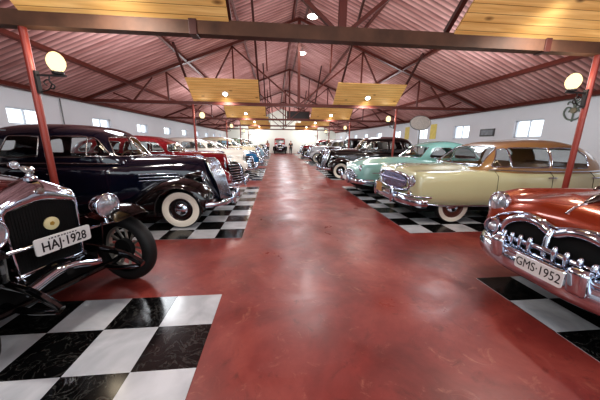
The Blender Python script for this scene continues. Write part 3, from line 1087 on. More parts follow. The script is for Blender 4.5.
def build_packard(label, body):
    root = thing('copper_sedan', label, 'car')
    R = .35
    for x in (0, -3.1):
        for s in (1, -1):
            make_wheel(root, x, s * .74, R, .18, .93, body, M['chrome'], rimr=.58)
    bm = hull([(.80, P8(0.748, .46, .64, .86, .52, .86, .30, .93)), (.765, P8(0.823, .42, .64, .97, .56, .95, .30, 1.015)), (.66, P8(0.870, .38, .66, 1.05, .60, 1.01, .32, 1.08)), (.35, P8(0.898, .33, .66, 1.09, .62, 1.04, .34, 1.14)),
               (-.4, P8(0.907, .31, .66, 1.08, .64, 1.06, .36, 1.19)), (-1.1, P8(0.907, .31, .66, 1.05, .66, 1.10, .42, 1.21)), (-1.6, P8(0.907, .31, .66, 1.05, .66, 1.1, .42, 1.17)), (-3.0, P8(0.907, .31, .66, 1.04, .66, 1.08, .42, 1.14)),
               (-3.7, P8(0.870, .34, .66, 1.0, .62, 1.02, .40, 1.06)), (-4.2, P8(0.785, .4, .64, .92, .56, .92, .34, .95)), (-4.4, P8(0.654, .48, .62, .8, .46, .82, .24, .83))], 110, 36)
    cut_floor(bm, -1.35, -3.2, .62, 1.02)
    cut_arch(bm, 0, .34, .42, .5)
    cut_arch(bm, -3.1, .34, .41, .5, .3)
    b = obj('body', bm, body, root, 40)
    lv = [(1.06, -.98, -3.6, .84, 3.6), (1.18, -1.08, -3.48, .83, 3.6), (1.32, -1.25, -3.3, .79, 3.6), (1.45, -1.45, -3.1, .73, 3.5), (1.53, -1.62, -2.95, .64, 3.2), (1.59, -1.85, -2.75, .5, 2.9), (1.63, -2.1, -2.5, .25, 2.4)]
    sd = [([(-1.5, 1.2), (-1.7, 1.42), (-2.2, 1.43), (-2.2, 1.2)], .03), ([(-2.33, 1.2), (-2.33, 1.43), (-2.8, 1.42), (-3.0, 1.2)], .04)]
    sh = make_cabin(root, lv, sd, [([(-.64, 1.21), (-.54, 1.43), (.54, 1.43), (.64, 1.21)], .04, -1.9)], ([(-.5, 1.22), (-.4, 1.4), (.4, 1.4), (.5, 1.22)], .04, -2.9), body, M['chrome'], trim_r=.02)
    seats(root, (-2.05, -2.95), .62, .5, M['interior_tan'], (-1.6, .36, 1.1))
    wells(root, (0, -3.1), .41, .3, .6)
    under(root, -4.1, .6, .65, .22, .42)
    # headlights high in the wing tips
    for s in (1, -1):
        headlight(root, (.765, s * .70, .93), .128, .1, M['chrome'], (1, s * .08, .06), bucket=False)
    # ox-yoke grille mouth
    def mouth(k=1.0, dz=0.0):
        half = [(0, .82), (.05, .83), (.12, .87), (.23, .885), (.34, .865), (.44, .815), (.50, .755), (.53, .69), (.525, .62), (.50, .57), (.38, .55), (.2, .54), (0, .54)]
        h = catmull(half, 36)
        cz = .70
        pts = [(y * k, cz + (z - cz) * k + dz) for y, z in h]
        return pts + [(-y, z) for y, z in pts[-2:0:-1]]
    cx = lambda y: .85 - .06 * (y / .75) ** 2
    bm = NB()
    ov = mouth(.96)
    front = [bm.verts.new((cx(y) - .01, y, z)) for y, z in ov]
    bk = [bm.verts.new((cx(y) - .10, y, z)) for y, z in ov]
    n = len(ov)
    bm.faces.new(front)
    for i in range(n):
        bm.faces.new((front[i], front[(i + 1) % n], bk[(i + 1) % n], bk[i]))
    g = obj('grille', bm, M['dark'], root, 0)
    bm = NB()
    tube(bm, [(cx(y) + .012, y, z) for y, z in mouth(.985)], .042, 10, closed=True, ry=.03)
    obj('grille_surround', bm, M['chrome'], g, 60)
    bm = NB()
    up = [(y, z) for y, z in catmull([(-.68, .77), (-.60, .83), (-.42, .905), (-.26, .93), (-.1, .905), (0, .88), (.1, .905), (.26, .93), (.42, .905), (.60, .83), (.68, .77)], 50)]
    tube(bm, [(cx(y) - .005, y, z - .005) for y, z in up], .014, 8)
    obj('bonnet_lip', bm, M['chrome'], g, 60)
    bm = NB()
    tube(bm, catmull([(cx(.5) + .05, -.5, .635), (cx(.3) + .06, -.3, .65), (cx(0) + .075, 0, .675), (cx(.3) + .06, .3, .65), (cx(.5) + .05, .5, .635)], 30), .028, 10)
    tube(bm, [(cx(0) + .02, 0, .86), (cx(0) + .05, 0, .78), (cx(0) + .05, 0, .54)], [.02, .03, .028], 10)
    tube(bm, catmull([(cx(.5) + .05, -.5, .575), (cx(0) + .06, 0, .58), (cx(.5) + .05, .5, .575)], 20), .026, 10)
    obj('grille_bar', bm, M['chrome'], g, 60)
    for s in (1, -1):
        for k in range(4):
            y = s * (.11 + .092 * k)
            bm = NB()
            lathe(bm, [(0, .07), (.016, .066), (.026, .045), (.028, .02), (.025, -.03), (.022, -.075), (0, -.08)], (cx(y) + .085, y, .675 - .008 * k), AX_Z, 14, 1.2, .85)
            obj('grille_tooth', bm, M['chrome'], g, 60)
        bm = NB()
        q = Vector((cx(.56) + .05, s * .615, .685))
        lathe(bm, [(.105, -.05), (.105, .0), (.095, .02), (.08, .018), (.07, -.02), (.05, -.02)], q, AX_X, 24)
        il = obj('parking_lamp', bm, M['chrome'], root, 50)
        bm = NB()
        lathe(bm, [(.062, -.015), (.05, .01), (.03, .03), (0, .035)], q, AX_X, 20)
        obj('lens', bm, M['lens'], il, 50)
    # bonnet ornament and centre crease
    bm = NB()
    tube(bm, catmull([(.78, 0, 1.005), (.66, 0, 1.08), (.45, 0, 1.13), (.1, 0, 1.165), (-.9, 0, 1.215)], 24), .012, 8)
    tr = obj('bonnet_strip', bm, M['chrome'], root, 60)
    bm = NB()
    tube(bm, [(.62, 0, 1.10), (.52, 0, 1.135), (.35, 0, 1.165), (.2, 0, 1.175)], [.012, .04, .035, .012], 10)
    tube(bm, [(.50, 0, 1.14), (.44, 0, 1.20), (.47, 0, 1.235), (.53, 0, 1.235), (.57, 0, 1.22)], [.03, .02, .018, .016, .006], 10)
    obj('bonnet_ornament', bm, M['dark_chrome'], tr, 40)
    # bumper, over-riders, plate
    bumper(root, [(.25, -.95, .46), (.58, -.92, .46), (.82, -.74, .46), (.97, -.35, .46), (.99, 0, .46), (.97, .35, .45), (.82, .74, .45), (.58, .92, .46), (.25, .95, .46)], .2, .085)
    bumper(root, [(.70, -.85, .565), (.86, -.66, .57), (.985, -.3, .575), (1.0, 0, .575), (.985, .3, .575), (.86, .66, .57), (.70, .85, .565)], .05, .05, name='bumper_rail')
    for s in (1, -1):
        bm = NB()
        box(bm, (.985, s * .36, .56), (.13, .15, .23), Matrix.Rotation(radians(8), 3, 'Y'), .045, 4)
        obj('bumper_guard', bm, M['chrome'], root, 60)
    bumper(root, [(-4.0, -.98, .46), (-4.45, -.6, .46), (-4.5, 0, .46), (-4.45, .6, .46), (-4.0, .98, .46)], .16, .08, name='rear_bumper')
    plate(root, (1.085, .12, .545), 0, 'GMS·1952', None)
    return root

# ------------------------------------------------------------------ the hall
XL, XR, XC = -6.98, 8.82, 0.92
Y0, Y1 = -9.0, 37.4
ZE = 2.95
SLOPE = 0.40
ZR = ZE + SLOPE * (XC - XL)
BAYS = [-2.8, 3.8, 10.4, 17.0, 23.6, 30.2]
T = 0.452
EDGE_L, EDGE_R = -0.587, 2.425

def roof_z(x):
    return ZR - SLOPE * abs(x - XC)

def floor_mat():
    m, nt, b = new_mat('red_painted_concrete')
    tc = nt.nodes.new("ShaderNodeTexCoord")
    def noise(scale, detail, rough=.6, dist=0.0):
        n = nt.nodes.new("ShaderNodeTexNoise")
        n.inputs["Scale"].default_value = scale
        n.inputs["Detail"].default_value = detail
        n.inputs["Roughness"].default_value = rough
        n.inputs["Distortion"].default_value = dist
        nt.links.new(tc.outputs["Object"], n.inputs["Vector"])
        return n
    def ramp(n, stops):
        r = nt.nodes.new("ShaderNodeValToRGB")
        r.color_ramp.elements[0].position = stops[0][0]
        r.color_ramp.elements[0].color = stops[0][1]
        r.color_ramp.elements[1].position = stops[-1][0]
        r.color_ramp.elements[1].color = stops[-1][1]
        for p, c in stops[1:-1]:
            e = r.color_ramp.elements.new(p)
            e.color = c
        nt.links.new(n.outputs["Fac"], r.inputs[0])
        return r
    n1 = noise(1.1, 8, .65, .4)
    r1 = ramp(n1, [(.30, lin((98, 42, 39))), (.5, lin((128, 55, 50))), (.72, lin((158, 80, 70)))])
    n2 = noise(4.5, 10, .75, 1.2)
    r2 = ramp(n2, [(.57, (0, 0, 0, 1)), (.70, (1, 1, 1, 1))])
    mx = nt.nodes.new("ShaderNodeMix")
    mx.data_type = 'RGBA'
    mx.inputs[7].default_value = lin((176, 120, 100))
    sc = nt.nodes.new("ShaderNodeMath")
    sc.operation = 'MULTIPLY'
    sc.inputs[1].default_value = .5
    nt.links.new(r2.outputs[0], sc.inputs[0])
    nt.links.new(sc.outputs[0], mx.inputs[0])
    nt.links.new(r1.outputs[0], mx.inputs[6])
    n3 = noise(2.3, 9, .8, 2.5)
    r3 = ramp(n3, [(.55, (0, 0, 0, 1)), (.66, (1, 1, 1, 1))])
    s3 = nt.nodes.new("ShaderNodeMath")
    s3.operation = 'MULTIPLY'
    s3.inputs[1].default_value = .6
    nt.links.new(r3.outputs[0], s3.inputs[0])
    mx2 = nt.nodes.new("ShaderNodeMix")
    mx2.data_type = 'RGBA'
    mx2.inputs[7].default_value = lin((84, 38, 34))
    nt.links.new(s3.outputs[0], mx2.inputs[0])
    nt.links.new(mx.outputs[2], mx2.inputs[6])
    nt.links.new(mx2.outputs[2], b.inputs["Base Color"])
    n4 = noise(1.7, 6, .6, .8)
    r4 = ramp(n4, [(.3, (.27, .27, .27, 1)), (.7, (.52, .52, .52, 1))])
    nt.links.new(r4.outputs[0], b.inputs["Roughness"])
    bp = nt.nodes.new("ShaderNodeBump")
    bp.inputs["Strength"].default_value = .08
    bp.inputs["Distance"].default_value = .02
    nt.links.new(n2.outputs["Fac"], bp.inputs["Height"])
    nt.links.new(bp.outputs[0], b.inputs["Normal"])
    return m

def checker_mat(name, ox, oy, flip):
    """black and white veined marble tiles, parity set so that tile (0,0) touches the aisle corner"""
    m, nt, b = new_mat(name)
    g = nt.nodes.new("ShaderNodeNewGeometry")
    mp = nt.nodes.new("ShaderNodeMapping")
    mp.vector_type = 'POINT'
    mp.inputs["Location"].default_value = (-ox / T + 200 + .0, -oy / T + 200, 0.5)
    mp.inputs["Scale"].default_value = (1 / T, 1 / T, 0)
    nt.links.new(g.outputs["Position"], mp.inputs[0])
    ck = nt.nodes.new("ShaderNodeTexChecker")
    ck.inputs["Scale"].default_value = 1.0
    nt.links.new(mp.outputs[0], ck.inputs[0])
    def noise(scale, detail, dist):
        n = nt.nodes.new("ShaderNodeTexNoise")
        n.inputs["Scale"].default_value = scale
        n.inputs["Detail"].default_value = detail
        n.inputs["Distortion"].default_value = dist
        nt.links.new(g.outputs["Position"], n.inputs["Vector"])
        return n
    nb = noise(5, 10, 2.2)
    rb = nt.nodes.new("ShaderNodeValToRGB")
    rb.color_ramp.elements[0].position = .47
    rb.color_ramp.elements[0].color = lin((14, 14, 15))
    rb.color_ramp.elements[1].position = .53
    rb.color_ramp.elements[1].color = lin((14, 14, 15))
    e = rb.color_ramp.elements.new(.50)
    e.color = lin((58, 58, 56))
    nt.links.new(nb.outputs["Fac"], rb.inputs[0])
    nw = noise(2.2, 8, .6)
    rw = nt.nodes.new("ShaderNodeValToRGB")
    rw.color_ramp.elements[0].position = .3
    rw.color_ramp.elements[0].color = lin((158, 163, 168))
    rw.color_ramp.elements[1].position = .65
    rw.color_ramp.elements[1].color = lin((204, 207, 211))
    nt.links.new(nw.outputs["Fac"], rw.inputs[0])
    mx = nt.nodes.new("ShaderNodeMix")
    mx.data_type = 'RGBA'
    nt.links.new(ck.outputs["Fac"], mx.inputs[0])
    a, c = (rb, rw) if not flip else (rw, rb)
    nt.links.new(a.outputs[0], mx.inputs[6])
    nt.links.new(c.outputs[0], mx.inputs[7])
    nt.links.new(mx.outputs[2], b.inputs["Base Color"])
    b.inputs["Roughness"].default_value = .16
    return m

def wood_mat(name, c0, c1, knots=True, axis=1, rough=.45):
    """pine boards running along x"""
    m, nt, b = new_mat(name)
    tc = nt.nodes.new("ShaderNodeTexCoord")
    mp = nt.nodes.new("ShaderNodeMapping")
    mp.inputs["Scale"].default_value = (.5, 9, 9)
    nt.links.new(tc.outputs["Object"], mp.inputs[0])
    n = nt.nodes.new("ShaderNodeTexNoise")
    n.inputs["Scale"].default_value = 2.2
    n.inputs["Detail"].default_value = 7
    n.inputs["Distortion"].default_value = .6
    nt.links.new(mp.outputs[0], n.inputs["Vector"])
    r = nt.nodes.new("ShaderNodeValToRGB")
    r.color_ramp.elements[0].position = .3
    r.color_ramp.elements[0].color = lin(c0)
    r.color_ramp.elements[1].position = .68
    r.color_ramp.elements[1].color = lin(c1)
    nt.links.new(n.outputs["Fac"], r.inputs[0])
    last = r.outputs[0]
    if knots:
        mp2 = nt.nodes.new("ShaderNodeMapping")
        mp2.inputs["Scale"].default_value = (1.7, 4.2, 4.2)
        nt.links.new(tc.outputs["Object"], mp2.inputs[0])
        v = nt.nodes.new("ShaderNodeTexVoronoi")
        v.inputs["Scale"].default_value = 1.0
        v.inputs["Randomness"].default_value = 1.0
        nt.links.new(mp2.outputs[0], v.inputs["Vector"])
        rk = nt.nodes.new("ShaderNodeValToRGB")
        rk.color_ramp.elements[0].position = .05
        rk.color_ramp.elements[0].color = (1, 1, 1, 1)
        rk.color_ramp.elements[1].position = .16
        rk.color_ramp.elements[1].color = (0, 0, 0, 1)
        nt.links.new(v.outputs["Distance"], rk.inputs[0])
        mk = nt.nodes.new("ShaderNodeMix")
        mk.data_type = 'RGBA'
        mk.inputs[7].default_value = lin((92, 52, 24))
        nt.links.new(rk.outputs[0], mk.inputs[0])
        nt.links.new(last, mk.inputs[6])
        last = mk.outputs[2]
    # board joints every 0.1 m across the slope
    sx = nt.nodes.new("ShaderNodeSeparateXYZ")
    nt.links.new(tc.outputs["Object"], sx.inputs[0])
    md = nt.nodes.new("ShaderNodeMath")
    md.operation = 'PINGPONG'
    md.inputs[1].default_value = .055
    nt.links.new(sx.outputs[1], md.inputs[0])
    lt = nt.nodes.new("ShaderNodeMath")
    lt.operation = 'LESS_THAN'
    lt.inputs[1].default_value = .003
    nt.links.new(md.outputs[0], lt.inputs[0])
    mj = nt.nodes.new("ShaderNodeMix")
    mj.data_type = 'RGBA'
    mj.inputs[7].default_value = lin((130, 84, 36))
    nt.links.new(lt.outputs[0], mj.inputs[0])
    nt.links.new(last, mj.inputs[6])
    nt.links.new(mj.outputs[2], b.inputs["Base Color"])
    b.inputs["Roughness"].default_value = rough
    return m

def roof_mat():
    m, nt, b = new_mat('pink_brown_corrugated_sheet')
    tc = nt.nodes.new("ShaderNodeTexCoord")
    mp = nt.nodes.new("ShaderNodeMapping")
    mp.inputs["Scale"].default_value = (.35, 2.5, .35)
    nt.links.new(tc.outputs["Object"], mp.inputs[0])
    n = nt.nodes.new("ShaderNodeTexNoise")
    n.inputs["Scale"].default_value = 2.5
    n.inputs["Detail"].default_value = 7
    nt.links.new(mp.outputs[0], n.inputs["Vector"])
    r = nt.nodes.new("ShaderNodeValToRGB")
    r.color_ramp.elements[0].position = .3
    r.color_ramp.elements[0].color = lin((176, 122, 116))
    r.color_ramp.elements[1].position = .7
    r.color_ramp.elements[1].color = lin((226, 176, 170))
    nt.links.new(n.outputs["Fac"], r.inputs[0])
    # corrugation shading painted as light and dark bands (one wave every 0.177 m)
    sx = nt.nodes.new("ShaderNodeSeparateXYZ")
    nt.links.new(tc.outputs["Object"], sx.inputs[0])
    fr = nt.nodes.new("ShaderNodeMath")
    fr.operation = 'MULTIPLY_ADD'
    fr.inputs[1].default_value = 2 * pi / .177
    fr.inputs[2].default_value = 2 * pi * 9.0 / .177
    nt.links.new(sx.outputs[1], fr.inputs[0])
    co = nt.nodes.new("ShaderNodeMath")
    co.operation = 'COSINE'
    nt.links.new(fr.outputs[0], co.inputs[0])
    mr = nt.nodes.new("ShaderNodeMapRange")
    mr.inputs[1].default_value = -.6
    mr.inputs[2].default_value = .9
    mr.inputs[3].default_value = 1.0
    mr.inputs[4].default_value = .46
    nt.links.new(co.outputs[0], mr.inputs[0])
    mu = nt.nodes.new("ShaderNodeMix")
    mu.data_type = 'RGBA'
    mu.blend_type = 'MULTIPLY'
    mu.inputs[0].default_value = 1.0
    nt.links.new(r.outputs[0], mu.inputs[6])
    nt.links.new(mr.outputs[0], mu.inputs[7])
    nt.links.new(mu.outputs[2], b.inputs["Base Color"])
    b.inputs["Roughness"].default_value = .55
    return m

M['floor'] = floor_mat()
M['wall'] = simple('white_plaster', (222, 222, 226), .8, noise=.05, nscale=1.2)
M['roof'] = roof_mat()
M['pine'] = wood_mat('varnished_pine', (216, 166, 96), (246, 206, 138))
M['beam'] = simple('dark_timber', (88, 60, 44), .7, noise=.7, nscale=4)
M['truss'] = simple('red_brown_steel', (98, 44, 34), .5, noise=.2)
M['post'] = simple('brick_red_post', (134, 56, 46), .35, noise=.15, nscale=3)
M['brace'] = simple('dark_brown_brace', (70, 34, 28), .5, noise=.2)
M['iron'] = simple('dark_wrought_iron', (28, 22, 22), .5)
M['frame_white'] = simple('white_window_frame', (205, 210, 216), .4)
M['pane'] = glass_mat('window_glass', (.97, .98, 1.0))
M['globe'] = emit('opal_globe', (255, 232, 168), 1.7, .2)
M['downlight'] = emit('downlight_lens', (255, 250, 238), 14)
M['grey_metal'] = simple('grey_metal', (120, 120, 118), .5, .3, noise=.3)

# floor
bm = NB()
vs = [bm.verts.new(p) for p in ((XL - .2, Y0, 0), (XR + .2, Y0, 0), (XR + .2, Y1 + .2, 0), (XL - .2, Y1 + .2, 0))]
bm.faces.new(vs)
struct('floor', bm, M['floor'])

# chequered tile fields let into the red floor
i = 0
for side in ('left', 'right'):
    for k in range(6):
        if k == 0:
            y0, y1 = (2.47 - 16 * T, 2.47) if side == 'left' else (2.57 - 16 * T, 2.57)
        else:
            ys = (4.115 if side == 'left' else 4.13) + (k - 1) * 6.6
            y0, y1 = ys, ys + 11 * T
        bm = NB()
        if side == 'left':
            bx(bm, EDGE_L - 14 * T, EDGE_L, y0, y1, -.02, .004)
            ref = (EDGE_L, y1 if k == 0 else y0)
        else:
            bx(bm, EDGE_R, EDGE_R + 14 * T, y0, y1, -.02, .004)
            ref = (EDGE_R, y1 if k == 0 else y0)
        white00 = {('left', 0): True, ('right', 0): False}.get((side, k), side == 'right')
        # tile (0,0) of a left field lies at x in (-1,0) tiles, of a near field at y in (-1,0) tiles
        par = (1 if side == 'left' else 0) + (1 if k == 0 else 0)
        flip = (par % 2 == 1) != white00
        struct('floor_tiles_%d' % (i + 1), bm, checker_mat('chequered_marble', ref[0], ref[1], flip))
        i += 1

# walls with window openings
def wall_with_windows(name, x0, x1, wins):
    bm = NB()
    wins = sorted(wins)
    zb, zt = wins[0][2], wins[0][3]
    bx(bm, x0, x1, Y0, Y1, 0, zb)
    bx(bm, x0, x1, Y0, Y1, zt, ZE)
    y = Y0
    for a, b_, _, _ in wins:
        bx(bm, x0, x1, y, a, zb, zt)
        y = b_
    bx(bm, x0, x1, y, Y1, zb, zt)
    return struct(name, bm, M['wall'])

WL = [(7.62 + 3.2 * k, 8.72 + 3.2 * k, 1.99, 2.44) for k in range(-4, 9)]
WR = [(7.88 + 3.27 * k, 8.92 + 3.27 * k, 1.84, 2.45) for k in range(-4, 9)]
wall_with_windows('wall_left', XL - .18, XL, WL)
wall_with_windows('wall_right', XR, XR + .18, WR)
wi = 1
for x, wins in ((XL - .09, WL), (XR + .09, WR)):
    for a, b_, c, d in wins:
        bm = NB()
        s = .028
        bx(bm, x - .03, x + .03, a, b_, c, c + s * 1.4)
        bx(bm, x - .03, x + .03, a, b_, d - s * 1.4, d)
        bx(bm, x - .03, x + .03, a, a + s * 1.4, c, d)
        bx(bm, x - .03, x + .03, b_ - s * 1.4, b_, c, d)
        bx(bm, x - .025, x + .025, (a + b_) / 2 - s / 2, (a + b_) / 2 + s / 2, c, d)
        w = struct('window_%d' % wi, bm, M['frame_white'])
        bm = NB()
        bm.faces.new([bm.verts.new(q) for q in ((x, a + .02, c + .02), (x, b_ - .02, c + .02), (x, b_ - .02, d - .02), (x, a + .02, d - .02))])
        struct('window_pane', bm, M['pane'], w)
        wi += 1
bm = NB()
prism(bm, [(XL - .2, 0), (XR + .2, 0), (XR + .2, ZE), (XC, ZR), (XL - .2, ZE)], Y1, Y1 + .15, 'xz')
struct('wall_back', bm, simple('pale_green_plaster', (236, 242, 234), .8, noise=.05, nscale=1))

# corrugated roof: the waves run down both slopes
bm = NB()
wl, amp, seg = .177, .028, 8
ny = int((Y1 + .3 - Y0) / wl * seg)
for sgn in (-1, 1):
    span = (XC - XL) + .2
    cols = []
    for q in (0, .34, .68, 1.0):
        x = XC + sgn * span * q
        # each lower sheet laps a little under the one above
        cols.append([bm.verts.new((x, Y0 + j * wl / seg, roof_z(x) + .06 + amp * cos(2 * pi * j / seg))) for j in range(ny + 1)])
    for A, B in zip(cols[:-1], cols[1:]):
        for j in range(ny):
            bm.faces.new((A[j], A[j + 1], B[j + 1], B[j]))
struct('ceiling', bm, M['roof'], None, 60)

# purlins under the sheets
n = 1
for off in (.22, 2.05, 4.1, 6.15, 7.75):
    for s in (-1, 1):
        x = XC + s * off
        bm = NB()
        R = Matrix.Rotation(s * math.atan(SLOPE), 3, 'Y')
        box(bm, (x, (Y0 + Y1) / 2, roof_z(x) - .03), (.07, Y1 - Y0, .12), R)
        struct('trim_%d' % n, bm, M['truss'])
        n += 1

# roof trusses over each bay line
ORD = ['nearest', 'second', 'third', 'fourth', 'fifth']
def truss(y, label):
    t = thing('roof_truss', label, 'roof truss', (XC, y, 0), 0, 'roof trusses')
    near = y < 5
    hw = (XR - XL) / 2
    bm = NB()
    bx(bm, -hw, hw, -.07, .07, 2.94, 3.11 if near else 3.05)
    obj('tie_beam', bm, M['beam'] if near else M['truss'], t, 0)
    if near:
        for x in (-1.95, 3.05):
            bm = NB()
            bx(bm, x - .05, x + .05, -.085, .085, 2.925, 3.12, .008)
            obj('joint_strap', bm, M['brace'], t, 0)
    for s in (-1, 1):
        bm = NB()
        bar(bm, (s * hw, 0, ZE + .02), (0, 0, ZR - .14), .09, .13, (0, 1, 0))
        obj('rafter', bm, M['truss'], t, 0)
        Z = lambda o: ZR - SLOPE * o - .14
        webs = [((2.45, 3.0), (2.45, Z(2.45))), ((2.45, Z(2.45) - .02), (.05, 3.05)), ((4.85, 3.0), (4.85, Z(4.85))), ((6.1, 3.02), (5.35, Z(5.35))), ((6.1, 3.02), (6.75, Z(6.75))),
                ((4.85, Z(4.85)), (3.6, 3.02)), ((3.6, 3.02), (2.45, Z(2.45))), ((1.2, 4.2), (1.25, Z(1.25)))]
        for (a, za), (b_, zb) in webs:
            bm = NB()
            bar(bm, (s * a, 0, za), (s * b_, 0, zb), .05, .06, (0, 1, 0))
            obj('web_bar', bm, M['truss'], t, 0)
        for o in (1.5, 3.95):
            bm = NB()
            zt = ZR - SLOPE * o - .1
            k = (zt - 2.98) / .8
            bar(bm, (s * o, -.0, 3.14), (s * o, .16 - k, zt + .05), .06, .06, (1, 0, 0))
            obj('knee_brace', bm, M['brace'], t, 0)
    bm = NB()
    bx(bm, -.05, .05, -.04, .04, 3.0, ZR - .1)
    obj('king_post', bm, M['truss'], t, 0)
    return t

LAMPS = []
def post(x, y, label):
    t = thing('steel_post', label, 'post', (x, y, 0), 0, 'brick red posts under the tie beams')
    bm = NB()
    tube(bm, [(0, 0, 0), (0, 0, 2.94)], .042, 16)
    obj('pole', bm, M['post'], t, 50)
    return t

def globe_lamp(x, y, s, label):
    """opal globe standing on a scrolled iron bracket fixed to a post"""
    t = thing('globe_lamp', label, 'lamp', (x, y, 2.40), 0, 'opal globe lamps on the posts')
    bm = NB()
    bx(bm, s * .041, s * .062, -.03, .03, -.22, .05)
    bar(bm, (s * .05, 0, 0), (s * .40, 0, .0), .022, .022)
    tube(bm, catmull([(s * .06, 0, -.2), (s * .16, 0, -.17), (s * .21, 0, -.10), (s * .17, 0, -.05), (s * .12, 0, -.08), (s * .15, 0, -.12)], 20), .008, 6)
    tube(bm, catmull([(s * .2, 0, 0), (s * .19, 0, -.07), (s * .24, 0, -.12), (s * .22, 0, -.16), (s * .18, 0, -.15)], 16), .008, 6)
    obj('bracket', bm, M['iron'], t, 40)
    bm = NB()
    lathe(bm, [(.0, .0), (.06, .005), (.065, .03), (.05, .045), (0, .045)], (s * .31, 0, .01), AX_Z, 20)
    obj('lamp_holder', bm, M['iron'], t, 40)
    bm = NB()
    lathe(bm, [(.045, .05), (.072, .08), (.094, .13), (.096, .175), (.08, .225), (.05, .262), (.02, .278), (0, .28)], (s * .31, 0, 0), AX_Z, 28)
    obj('globe', bm, M['globe'], t, 60)
    LAMPS.append(('globe', (x + s * .31, y, 2.58)))
    return t

def panel(x0, x1, y, label, lab2):
    tilt = math.atan2(.62, -.78)
    o = thing('pine_panel', label, 'ceiling panel', ((x0 + x1) / 2, y - .02, 3.07 if y < 5 else 3.05), 0, 'tilted pine board panels')
    L = 1.0
    w = (x1 - x0) / 2
    bm = NB()
    bx(bm, -w, w, 0, L, -.012, .012)
    p = obj('boards', bm, M['pine'], o, 0)
    p.rotation_euler = (pi - math.atan2(.62, .78), 0, 0)
    bm = NB()
    bx(bm, -w, w, -.015, .015, -.03, .03)
    bx(bm, -w, w, L - .02, L + .02, -.03, .02)
    f = obj('edge_strip', bm, M['pine'], o, 0)
    f.rotation_euler = p.rotation_euler
    # lamp let into the middle of the boards
    d = Vector((0, -.78, .62)).normalized()
    nr = Vector((0, -.62, -.78)).normalized()
    q = Vector(o.location) + d * (.40 if y > 5 else .68) + nr * .02
    if y < 5:
        q = q + Vector((.0, 0, 0))
    z = nr
    xx = Vector((1, 0, 0))
    yy = z.cross(xx)
    A = Matrix((xx, yy, z)).transposed()
    dl = thing('recessed_lamp', lab2, 'lamp', q, 0, 'lamps let into the pine panels')
    bm = NB()
    lathe(bm, [(.115, -.01), (.115, .008), (.085, .014), (.08, .0)], (0, 0, 0), A, 28)
    obj('lamp_ring', bm, M['frame_white'], dl, 40)
    bm = NB()
    lathe(bm, [(.082, .004), (.05, .012), (0, .015)], (0, 0, 0), A, 24)
    obj('lamp_lens', bm, M['downlight'], dl, 60)
    LAMPS.append(('down', tuple(q + nr * .12)))

for k, y in enumerate(BAYS):
    if y < 0:
        continue
    o = ORD[k - 1]
    truss(y, '%s steel roof truss from the camera, spanning the whole hall' % o if k > 1 else 'roof truss with the thick dark timber beam nearest the camera')
    for s, sd in ((-1, 'left'), (1, 'right')):
        x = XC + s * 4.0
        nb = {1: ('in front of the navy sedan, behind the 1920s car' if s < 0 else 'between the copper car and the cream sedan')}.get(k, 'in the %s row of posts on the %s side' % (o, sd))
        post(x, y, 'slim brick red steel post ' + nb)
        globe_lamp(x, y, -s, 'glowing opal globe on the bracket of the %s post on the %s' % (o, sd))
        x0, x1 = (XC - 3.95, XC - 1.5) if s < 0 else (XC + (1.58 if k == 1 else 1.35), XC + 3.93)
        panel(x0, x1, y, 'tilted pine board panel above the %s beam, %s of the aisle' % (o, sd), 'bright round lamp in the %s pine panel, %s of the aisle' % (o, sd))
# lamps of the bay behind the camera
for s in (-1, 1):
    LAMPS.append(('globe', (XC + s * 3.7, -2.8, 2.58)))
    LAMPS.append(('down', (XC + s * 2.7, -3.4, 3.4)))

# ridge lamps
for (x, y, lab) in ((1.3, 9.5, 'bright round lamp hanging under the ridge, nearer of two'), (1.3, 13.1, 'bright round lamp hanging under the ridge, farther of two')):
    z = roof_z(x) - .25
    t = thing('ridge_lamp', lab, 'lamp', (x, y, z), 0, 'lamps under the ridge')
    bm = NB()
    tube(bm, [(0, 0, .28), (0, 0, .03)], .012, 8)
    lathe(bm, [(.03, .06), (.2, .0), (.205, -.01)], (0, 0, 0), AX_Z, 24)
    obj('shade', bm, M['grey_metal'], t, 40)
    bm = NB()
    lathe(bm, [(.18, -.005), (.12, -.05), (0, -.07)], (0, 0, 0), AX_Z, 20)
    obj('bulb', bm, M['downlight'], t, 60)
    LAMPS.append(('down', (x, y, z - .15)))

for kind, p in LAMPS:
    if kind == 'globe':
        L = bpy.data.lights.new('lamp_light', 'POINT')
        L.energy = 30
        L.color = (1.0, .86, .66)
        L.shadow_soft_size = .09
    else:
        L = bpy.data.lights.new('lamp_light', 'SPOT')
        L.energy = 120
        L.spot_size = radians(155)
        L.spot_blend = .6
        L.color = (1.0, .95, .88)
        L.shadow_soft_size = .1
    o = bpy.data.objects.new('lamp_light', L)
    o.location = p
    COL.objects.link(o)
# soft hall fill: added point lights without fixtures, between trusses in every bay
for k, y in enumerate(BAYS):
    for x in (XC - 4.2, XC, XC + 4.2):
        L = bpy.data.lights.new('bay_fill', 'POINT')
        L.energy = 95
        L.color = (.90, .96, 1.0)
        L.shadow_soft_size = .5
        o = bpy.data.objects.new('bay_fill', L)
        o.location = (x, y + 3.0, 3.0)
        COL.objects.link(o)

for x in (XC - 3.5, XC + 3.5):  # two added fill lights, no fixtures, to brighten the back wall
    L = bpy.data.lights.new('end_fill', 'POINT')
    L.energy = 160
    L.color = (.95, 1.0, .95)
    L.shadow_soft_size = .5
    o = bpy.data.objects.new('end_fill', L)
    o.location = (x, 35.6, 3.2)
    COL.objects.link(o)

